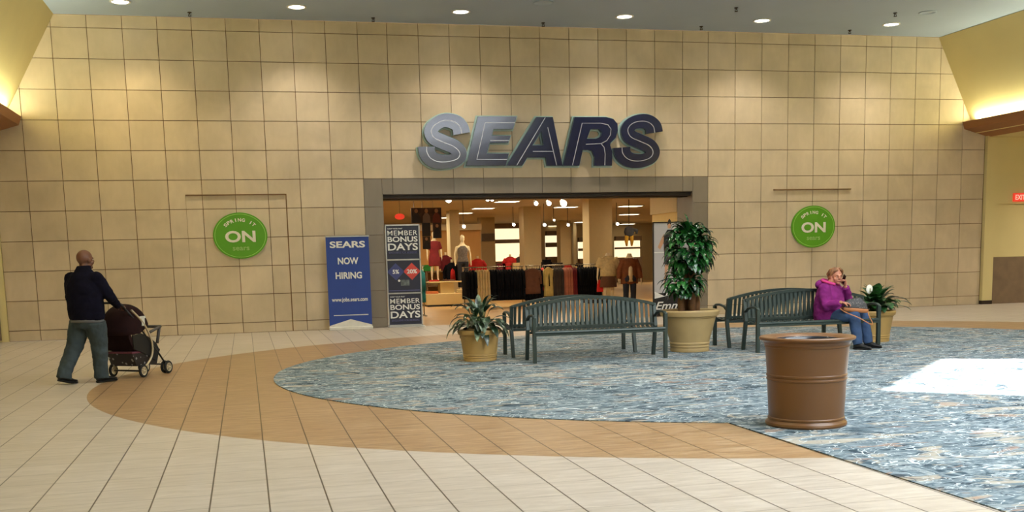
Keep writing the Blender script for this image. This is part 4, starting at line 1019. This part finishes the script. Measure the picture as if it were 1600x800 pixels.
# large picture banners of people, dark
M_pb = mat('dark_photo_print', c(58, 40, 32), .7, var=.7, scale=5)
M_pb2 = mat('near_black_banner', c(24, 22, 30), .6)
def hangpanel(px0, px1, y0, y1, Y, m, lab, fig=0):
    a, b = at(px0, y0, Y), at(px1, y1, Y); t = thing('hanging_banner', lab, 'banner', ((a.x+b.x)/2, Y, b.z)); h = (b.x-a.x)/2; H = a.z-b.z
    m_ = MB(); m_.box(-h, h, -.01, .01, 0, H); m_.build('print', m, t)
    for k in range(fig):
        cx = -h+(2*h)*(k+.5)/fig; mm = MB(); r = h/fig*.35
        mm.prism([(cx+r*math.cos(2*PI*i/14), H*.80+r*1.2*math.sin(2*PI*i/14)) for i in range(14)], -.02, -.011); mm.build('printed_head', mat('printed_skin_shade', c(150, 110, 82), .6), t)
        mm = MB(); mm.prism([(cx-r*2.2, 0), (cx-r*2.0, H*.45), (cx-r*.8, H*.66), (cx+r*.8, H*.66), (cx+r*2.0, H*.45), (cx+r*2.2, 0)], -.02, -.011); mm.build('printed_clothes', (M_pb2, mat('printed_grey_top', c(108, 96, 92), .7), mat('printed_rust_top', c(96, 44, 36), .7))[k % 3], t)
    m_ = MB(); m_.tube([(-h*.8, 0, H), (-h*.8, 0, SH-b.z)], .006, n=5); m_.build('hanging_wire', M_dark, t)
hangpanel(642, 690, 325, 348, 9, M_pb, 'wide dark hanging picture of three people above the red-dress mannequin', 3)
hangpanel(659, 673, 348, 369, 9.05, M_pb2, 'square black hanging panel below the wide picture')
hangpanel(676, 690, 348, 372, 9.05, M_pb, 'dark hanging picture right of the black panel', 1)
hangpanel(660, 673, 369.5, 389, 9.05, M_pb, 'dark hanging picture left of the red-dress mannequin head', 1)

# mannequins
M_man = mat('ivory_mannequin', c(226, 206, 166), .4)
M_redd = mat('dark_red_dress', c(116, 14, 18), .8, var=.2, scale=8)
def mannequin(px, pyfeet, pytop, Y, lab, headless=False, top=None, bottom=None, skirt=None, jacket=None, arm=0, topname='top', rz=0):
    F = at(px, pyfeet, Y); T = at(px, pytop, Y); H = T.z-F.z; full = 1.52 if headless else 1.76
    k = H/full; t = thing('mannequin', lab, 'mannequin', (F.x, F.y, F.z), rz); 
    V = lambda x, y, z: Vector((x*k*1.08, y*k, z*k))
    m_ = MB()
    for sx in (-1, 1):
        m_.tube([V(sx*.09, 0, .86), V(sx*.095, -.01, .48), V(sx*.10, .02, .08)], [.075*k, .052*k, .034*k], n=10)
        m_.tube([V(sx*.10, .03, .05), V(sx*.11, -.10, .02)], [.035*k, .022*k], n=8)
        m_.tube([V(sx*.17, 0, 1.38), V(sx*(.23+arm*.05), .02, 1.12), V(sx*(.24+arm*.1), -.03, .86), V(sx*(.24+arm*.1), -.05, .76)], [.045*k, .036*k, .026*k, .02*k], n=10)
        for j in range(4): m_.tube([V(sx*(.24+arm*.1), -.05+.014*j-.02, .78), V(sx*(.24+arm*.1), -.05+.016*j-.03, .68)], .008*k, n=5)
    E = lambda L: m_.ell([(cx*k, cy*k, z*k, rx*k*1.08, ry*k) for cx, cy, z, rx, ry in L], 18)
    E([(0, 0, .80, .13, .09), (0, 0, .90, .165, .11), (0, 0, 1.06, .125, .09), (0, 0, 1.25, .155, .10), (0, 0, 1.38, .165, .08), (0, 0, 1.43, .08, .06), (0, 0, 1.52, .05, .05)])
    if not headless: m_.ball(V(0, -.01, 1.63), .075*k, .09*k, .125*k, n=14); m_.ball(V(0, -.05, 1.57), .04*k, .04*k, .05*k, n=10)
    m_.build('figure', M_man, t, remesh=.02)
    def cloth(name, m, L, arms=0, aw=.065):
        q = MB(); q.ell([(cx*k, cy*k, z*k, rx*k*1.08, ry*k) for cx, cy, z, rx, ry in L], 20)
        for sx in (-1, 1):
            if arms:
                e = V(sx*(.23+arm*.05), .02, 1.12); s0 = V(sx*.15, 0, 1.37); w_ = V(sx*(.24+arm*.1), -.03, .86)
                q.tube([s0, s0+(e-s0)*.6, e]+([w_] if arms > 1 else []), [aw*k*1.15, aw*k*1.05, aw*k]+([aw*k*.85] if arms > 1 else []), n=12)
        q.build(name, m, t, remesh=.022)
    if top: cloth(topname, top[0], top[1], top[2] if len(top) > 2 else 0, top[3] if len(top) > 3 else .065)
    if skirt: cloth('skirt', skirt, [(0, 0, .58, .23, .15), (0, 0, .75, .215, .14), (0, 0, .95, .165, .12)])
    if bottom:
        q = MB()
        for sx in (-1, 1): q.tube([V(sx*.09, 0, .88), V(sx*.095, -.01, .48), V(sx*.10, .02, .06)], [.10*k, .078*k, .07*k], n=12)
        q.ell([(0, 0, .80*k, .18*k, .12*k), (0, 0, .95*k, .17*k, .12*k)], 16); q.build('trousers', bottom, t, remesh=.022)
    return t
mannequin(680, 438.5, 361, 11, 'mannequin in a dark red dress standing on the display table', top=(M_redd, [(0, 0, .52, .21, .14), (0, 0, .75, .20, .14), (0, 0, 1.03, .15, .11), (0, 0, 1.25, .18, .12), (0, 0, 1.39, .17, .09), (0, 0, 1.42, .10, .07)], 1), topname='dress')
mannequin(724.5, 452, 366, 10.8, 'mannequin in grey sleeveless top and black trousers left of the racks', top=(mat('grey_knit_top', c(96, 84, 74), .9, var=.3, scale=20), [(0, 0, .88, .18, .13), (0, 0, 1.06, .14, .11), (0, 0, 1.28, .17, .12), (0, 0, 1.40, .12, .08)]), bottom=M_pb2)
mannequin(951, 482, 395, 6, 'headless mannequin in cream top and brown skirt in front of the widest column', headless=True, top=(mat('cream_knit_top', c(196, 172, 122), .9, var=.15, scale=14), [(0, 0, .88, .215, .15), (0, 0, 1.1, .215, .15), (0, 0, 1.3, .215, .14), (0, 0, 1.40, .15, .10), (0, 0, 1.44, .09, .07)], 1, .10), skirt=mat('brown_skirt_cloth', c(98, 62, 38), .85, var=.1), arm=.6)
mannequin(984, 486, 396, 5.6, 'headless mannequin in open brown jacket and dark jeans near the right wall', headless=True, top=(mat('rust_brown_jacket', c(120, 66, 32), .85, var=.2), [(0, .02, .72, .23, .13), (0, .02, 1.06, .20, .12), (0, .01, 1.3, .20, .12), (0, 0, 1.40, .15, .09)], 2, .07), bottom=mat('dark_denim', c(42, 44, 58), .85), arm=.5, topname='jacket')
jm = bpy.data.objects['jacket.002'] if 'jacket.002' in bpy.data.objects else None
for o_ in [o for o in bpy.data.objects if o.name.startswith('mannequin') and 'open brown jacket' in o['label']]:
    k_ = 1.0; q = MB(); q.ell([(0, -.06, .88, .09, .08), (0, -.065, 1.1, .085, .085), (0, -.06, 1.3, .08, .08), (0, -.03, 1.42, .05, .06)], 14); q.build('cream_shirt', M_man, o_, True)
# hanging child display form
P = at(983, 368, 10); t = thing('hanging_display_form', 'small dark stuffed child outfit form with yellow legs hanging from the ceiling', 'display form', P)
m_ = MB(); m_.ell([(0, 0, -.02, .14, .1), (0, 0, .12, .19, .12), (0, 0, .26, .15, .1), (0, 0, .31, .06, .05)], 16); m_.tube([(.1, 0, .2), (.27, -.05, .16), (.25, -.06, .05)], [.07, .06, .05]); m_.build('dark_shirt', mat('charcoal_shirt', c(52, 50, 52), .9), t, remesh=.02)
for sx in (-1, 1):
    m_ = MB(); m_.tube([(sx*.08, 0, .0), (sx*.10, 0, -.2), (sx*.09, 0, -.36)], [.075, .06, .03], n=10); m_.build('yellow_leg', mat('mustard_cloth', c(176, 128, 20), .85), t, True)
m_ = MB(); m_.tube([(0, 0, .3), (0, 0, SH-P.z)], .012, n=6); m_.build('hanging_cord', M_dark, t)

# display platform with table, clothes on it
pz = [gnd(664, 479), gnd(724, 478)]
t = thing('display_platform', 'low cream display platform with dark toe kick at left inside the shop', 'platform', ((pz[0].x+pz[1].x)/2, 10.9, 0)); hw = (pz[1].x-pz[0].x)/2
M_lam = mat('cream_laminate', c(214, 188, 130), .45, var=.02)
m_ = MB(); m_.box(-hw, hw, -.75, .75, .06, .42); m_.build('plinth_box', M_lam, t, bevel=.01)
m_ = MB(); m_.box(-hw+.03, hw-.03, -.72, .72, 0, .06); m_.build('toe_kick', M_black, t)
xt = ax(697, 445, 10.8)
t = thing('display_table', 'cream pedestal display table on the low platform', 'table', (xt, 10.9, .42))
m_ = MB(); m_.box(-.62, .55, -.38, .38, .36, .40); m_.build('tabletop', M_lam, t, bevel=.008)
m_ = MB(); m_.box(-.22, .24, -.25, .25, 0, .36); m_.build('pedestal', M_lam, t)
M_redc = mat('red_cloth', c(196, 34, 28), .85, var=.1); M_teal2 = mat('teal_cloth', c(18, 104, 100), .85, var=.15); M_grn = mat('green_cloth', c(44, 128, 44), .85)
M_blk = mat('black_cloth', c(16, 16, 20), .92, var=.3, scale=12, spec=.15); M_crm = mat('cream_cloth', c(200, 172, 118), .9, var=.12); M_brn = mat('brown_cloth', c(104, 66, 46), .9, var=.12)
M_yel = mat('pale_yellow_cloth', c(204, 180, 104), .9, var=.15); M_pnk = mat('dusty_pink_cloth', c(176, 108, 84), .9, var=.15); M_crs = mat('crimson_cloth', c(108, 22, 30), .9, var=.15); M_gry = mat('dark_grey_cloth', c(58, 50, 44), .9, var=.2)
def folded(x, y, z, w_, m, lab, h=.05):
    o_ = MB(); o_.box(-w_/2, w_/2, -.14, .14, 0, h*.5); o_.box(-w_/2+.01, w_/2-.006, -.135, .14, h*.5, h); o = o_.build('folded_shirt', m, None, bevel=.012, loc=(x, y, z)); tag(o, lab, 'folded clothes')
folded(xt-.40, 10.85, .82, .34, M_redc, 'folded red clothes on the left end of the display table')
folded(xt+.10, 10.85, .82, .4, M_brn, 'folded brown clothes on the middle of the display table')
folded(xt-.52, 10.6, .42, .40, mat('orange_cloth', c(196, 110, 60), .85), 'folded orange clothes on the platform at left', .08)
folded(xt+.42, 10.6, .42, .22, M_crm, 'folded cream clothes on the platform at right', .12)
def torso(x, y, z, m, lab, s=1.0, m2=None, hh=.55):
    t = thing('shirt_form', lab, 'display form', (x, y, z)); q = MB()
    q.ell([(0, 0, 0, .20*s, .12*s), (0, 0, hh*.4, .20*s, .13*s), (0, 0, hh*.8, .23*s, .13*s), (0, 0, hh*.95, .12*s, .09*s), (0, 0, hh, .06*s, .05*s)], 16)
    for sx in (-1, 1): q.tube([(sx*.17*s, 0, hh*.83), (sx*.28*s, -.02, hh*.5), (sx*.27*s, -.05, hh*.1)], [.07*s, .06*s, .05*s], n=10)
    q.build('shirt', m, t, remesh=.02)
    if m2: q = MB(); q.ell([(0, -.03*s, .01, .13*s, .115*s), (0, -.03*s, hh*.5, .12*s, .12*s), (0, -.02*s, hh*.85, .05*s, .09*s)], 12); q.build('red_vest', m2, t, True)
    q = MB(); q.tube([(0, 0, hh-.02), (0, 0, hh+.10)], .04*s, n=10); q.build('neck', M_man, t, True)
torso(ax(707, 430, 11.1), 11.15, .82, M_blk, 'dark jacket form with red vest on the display table', 1.0, M_redc, .62)
torso(ax(797, 400, 20), 20, 1.05, M_redc, 'red shirt form on the far shelf, left of the checked one', 1.15)
torso(ax(813, 400, 20), 20, 1.05, M_gry, 'checked dark shirt form beside the red shirt form', 1.1)
torso(ax(746, 405, 16), 16, 1.0, M_redc, 'red shirt form left of the sign-plate column', 1.1)
t = thing('display_cabinet', 'long low shop cabinet carrying the far shirt forms', 'cabinet', ((ax(757, 420, 20)+ax(822, 420, 20))/2, 20, 0)); hw = (ax(822, 420, 20)-ax(757, 420, 20))/2
m_ = MB(); m_.box(-hw, hw, -.4, .4, .08, 1.02); m_.build('body', M_lam, t); m_ = MB(); m_.box(-hw-.03, hw+.03, -.43, .43, 1.02, 1.05); m_.build('top', M_shelf, t); m_ = MB(); m_.box(-hw+.05, hw-.05, -.35, .35, 0, .08); m_.build('toe_kick', M_black, t)
t = thing('display_cabinet', 'small shop cabinet under the red shirt form left of the sign-plate column', 'cabinet', (ax(746, 405, 16), 16, 0))
m_ = MB(); m_.box(-.5, .5, -.35, .35, .08, .97); m_.build('body', M_lam, t); m_ = MB(); m_.box(-.52, .52, -.37, .37, .97, 1.0); m_.build('top', M_shelf, t); m_ = MB(); m_.box(-.45, .45, -.3, .3, 0, .08); m_.build('toe_kick', M_black, t)
for i, (px, mm) in enumerate(((783, M_crs), (790, M_redc), (806, M_crm), (850, M_blk), (884, M_redc), (905, M_blk), (893, M_redc), (872, M_blk))):
    Y = 14.5 if px > 840 else 19.75
    if px > 840: continue
    folded(ax(px, 408, Y), Y, 1.05, .35, mm, ('folded crimson clothes on the long low cabinet', 'folded red clothes on the long low cabinet', 'folded cream clothes on the long low cabinet')[i], .28)
t = thing('display_table', 'dark display table with stacked goods between middle and widest column', 'table', (ax(885, 415, 13), 13, 0)); 
m_ = MB(); m_.box(-1.1, 1.1, -.45, .45, .98, 1.03); m_.build('tabletop', M_shelf, t)
for sx in (-1, 1):
    for sy in (-1, 1): m_ = MB(); m_.box(sx*1.05-.03, sx*1.05+.03, sy*.4-.03, sy*.4+.03, 0, .98); m_.build('leg', M_dark, t)
for px, mm, w_, h_, lab in ((854, M_blk, .34, .42, 'black bag-like goods at the left on the dark table'), (869, M_gry, .5, .30, 'dark stacked box goods on the dark table'), (886, M_redc, .3, .2, 'red goods on the dark table'), (898, M_crm, .25, .16, 'cream goods on the dark table'), (908, M_blk, .4, .26, 'black boxed goods at the right on the dark table')):
    o_ = MB(); o_.box(-w_/2, w_/2, -.15, .15, 0, h_*.8); o_.box(-w_/2+.03, w_/2-.03, -.12, .12, h_*.8, h_); o = o_.build('boxed_goods', mm, None, bevel=.01, loc=(ax(px, 405, 13), 13, 1.03)); tag(o, lab, 'goods')

# clothes racks
M_chr = mat('chrome_rail', c(170, 160, 140), .25, .8)
def rack(x0, x1, Y, zt, lab, arms=()):
    t = thing('clothes_rack', lab, 'clothes rack', ((x0+x1)/2, Y, 0), 0, 'clothes racks'); h = (x1-x0)/2
    m_ = MB(); m_.tube([(-h, 0, zt), (h, 0, zt)], .016, n=8); m_.build('rail', M_chr, t, True)
    for sx in (-1, 1):
        m_ = MB(); m_.tube([(sx*(h-.05), 0, 0.03), (sx*(h-.05), 0, zt)], .018, n=8); m_.build('post', M_chr, t, True)
        m_ = MB(); m_.box(sx*(h-.05)-.03, sx*(h-.05)+.03, -.32, .32, 0, .035); m_.build('foot', M_chr, t)
    return t
def garment_proto(front=False, L=.85, W=.46, pants=False):
    """hangs from z=0 down; shoulders run along local X"""
    t = thing('hanging_garment', 'x', 'garment'); q = MB(); n = 40; rings = []
    for z, wf, d in ((-.045, .15, .02), (-.07, .55, .035), (-.12, .92, .05), (-.3, .9, .055), (-L*.6, .95, .06), (-L*.85, 1.0, .065), (-L, 1.02, .066)):
        rr = []
        for i in range(n):
            a = 2*PI*i/n; f = 1+.18*math.sin(a*9)*min(1, -z*1.5)
            rr.append((W/2*wf*math.cos(a), d*math.copysign(abs(math.sin(a))**.7, math.sin(a))*f, z))
        rings.append(rr)
    q.rings(rings, True)
    if not pants:
        for sx in (-1, 1): q.tube([(sx*W*.42, 0, -.11), (sx*W*.52, .0, -.32), (sx*W*.53, -.01, -.55)], [.05, .045, .04], n=8)
    g_ = q.build('cloth', M_blk, t, True)
    q = MB(); q.tube([(0, 0, -.07), (0, 0, -.02), (.015, 0, .015), (0, 0, .03), (-.018, 0, .012)], .004, n=5); q.tube([(-W*.35, 0, -.085), (0, 0, -.05), (W*.35, 0, -.085)], .008, n=5); q.build('hanger', M_chr, t, True)
    return t
proto = {False: garment_proto(), True: garment_proto(L=.95, W=.40, pants=True)}
used_ = set()
gmesh = {}
def hang(x, Y, z, m, lab, rz, pants=False, s=(1, 1, 1), grp='clothes hanging on the racks'):
    p = proto[pants]
    if pants not in used_: t = p; used_.add(pants)
    else: t = copytree(p)
    cl = [k for k in t.children if k.name.startswith('cloth')][0]
    key = (pants, m.name)
    if key not in gmesh:
        me = cl.data.copy(); me.materials.clear(); me.materials.append(m); gmesh[key] = me
    cl.data = gmesh[key]
    t.location = (x, Y, z); t.rotation_euler = (0, 0, rz); t.scale = s; tag(t, lab, 'garment', grp)
YR = 8.0; zr = az(770, 417, YR)
names = {}
def row(px0, px1, n, m, word, where, tw=.35, L=1.0, pants=False, Y=YR, z=None):
    for i in range(n):
        px = px0+(px1-px0)*(i+.5)/n
        key = word+where
        w0 = ('%s %s hanging on the %s' % (word, 'garment', where))
        hang(ax(px, 440, Y), Y, (z or zr)-.03, m, w0, PI/2+random.uniform(-tw, tw)*.4, pants, (1, 1, L), w0 if n > 1 else 'clothes hanging on the racks')
rack(ax(722, 420, YR), ax(818, 420, YR), YR, zr, 'clothes rack with cream and black garments left of the middle column')
row(724, 742, 4, M_blk, 'black', 'left end of the left rack', L=1.12)
row(743, 764, 5, M_crm, 'cream', 'left rack', L=1.12, pants=True)
row(765, 818, 13, M_blk, 'black', 'right part of the left rack', L=1.2)
rack(ax(820, 420, YR+.1), ax(846, 420, YR+.1), YR+.1, zr, 'short clothes rack with the brown garment facing the mall in front of the middle column')
hang(ax(832, 440, YR-.1), YR-.12, zr-.03, M_brn, 'brown garment facing out on the short middle rack', 0, False, (1.1, 1, 1.0))
row(822, 845, 6, M_blk, 'black', 'short middle rack', L=1.2, Y=YR+.12)
for sx in (0,):
    hang(ax(832, 440, YR), YR-.02, zr-.62, M_blk, 'black garment below the brown one on the short middle rack', 0, False, (1.15, 1, .55))
rack(ax(848, 420, YR+.3), ax(939, 420, YR+.3), YR+.3, zr, 'long clothes rack with yellow, pink and black garments between the middle and widest column')
row(846, 850, 1, M_redc, 'red', 'left end of the long right rack', L=.9, Y=YR+.3)
row(850, 856, 2, M_blk, 'black', 'long right rack beside the yellow one', L=1.15, Y=YR+.3)
hang(ax(857, 440, YR+.1), YR+.1, zr-.0, M_yel, 'pale yellow garment on the long right rack', .5, False, (.85, 1, 1.15))
row(862, 878, 5, M_gry, 'dark grey', 'long right rack beside the yellow one', L=1.15, Y=YR+.3, pants=True)
row(880, 893, 4, M_pnk, 'dusty pink', 'long right rack', L=1.15, Y=YR+.3, pants=True)
row(894, 900, 2, M_crs, 'crimson', 'long right rack beside the pink ones', L=1.15, Y=YR+.3, pants=True)
row(902, 938, 9, M_blk, 'black', 'right end of the long right rack', L=1.15, Y=YR+.3)
row(655, 661, 2, M_teal2, 'teal', 'rack at the far left behind the poster stand', L=1.1, Y=4.5, z=1.35)
rack(ax(652, 440, 4.5), ax(664, 440, 4.5), 4.5, 1.38, 'small rack with teal clothes behind the poster stand')
# cabinet with clothes behind the red dress
t = thing('wall_shelf_unit', 'brown shelf unit with clothes behind the red-dress mannequin', 'shelf', (ax(686, 420, 13), 13.2, 0)); hw = ax(706, 420, 13)-ax(686, 420, 13)
for z in (.05, .6, 1.1): m_ = MB(); m_.box(-hw, hw, -.3, .3, z, z+.05); m_.build('board', M_shelf, t)
m_ = MB(); m_.box(-hw, hw, .28, .3, 0, 1.15); m_.build('back_panel', mat('honey_wood', c(190, 146, 84), .5), t)
for sx in (-1, 1): m_ = MB(); m_.box(sx*hw-.03, sx*hw+.03, -.3, .3, 0, 1.15); m_.build('side_panel', M_shelf, t)
folded(ax(669, 410, 13), 13.1, 1.15, .4, M_grn, 'green folded clothes on the brown shelf unit', .22)
torso(ax(697, 405, 13), 13.1, 1.15, M_crs, 'maroon shirt form on the brown shelf unit', .9)
# red carrier bag at the mannequin
P = at(938.5, 456, 6.1)
t = thing('shopping_bag', 'bright red bag hanging at the hand of the cream-top mannequin', 'bag', P)
m_ = MB(); m_.prism([(-.11, 0), (.10, 0), (.13, .36), (-.09, .36)], -.05, .05); m_.build('bag_body', mat('bright_red_bag', c(214, 22, 18), .5), t, bevel=.008)
m_ = MB(); m_.tube([(-.03, 0, .36), (.0, 0, .52), (.06, 0, .52), (.08, 0, .36)], .008, n=6); m_.build('handle', M_crm, t)
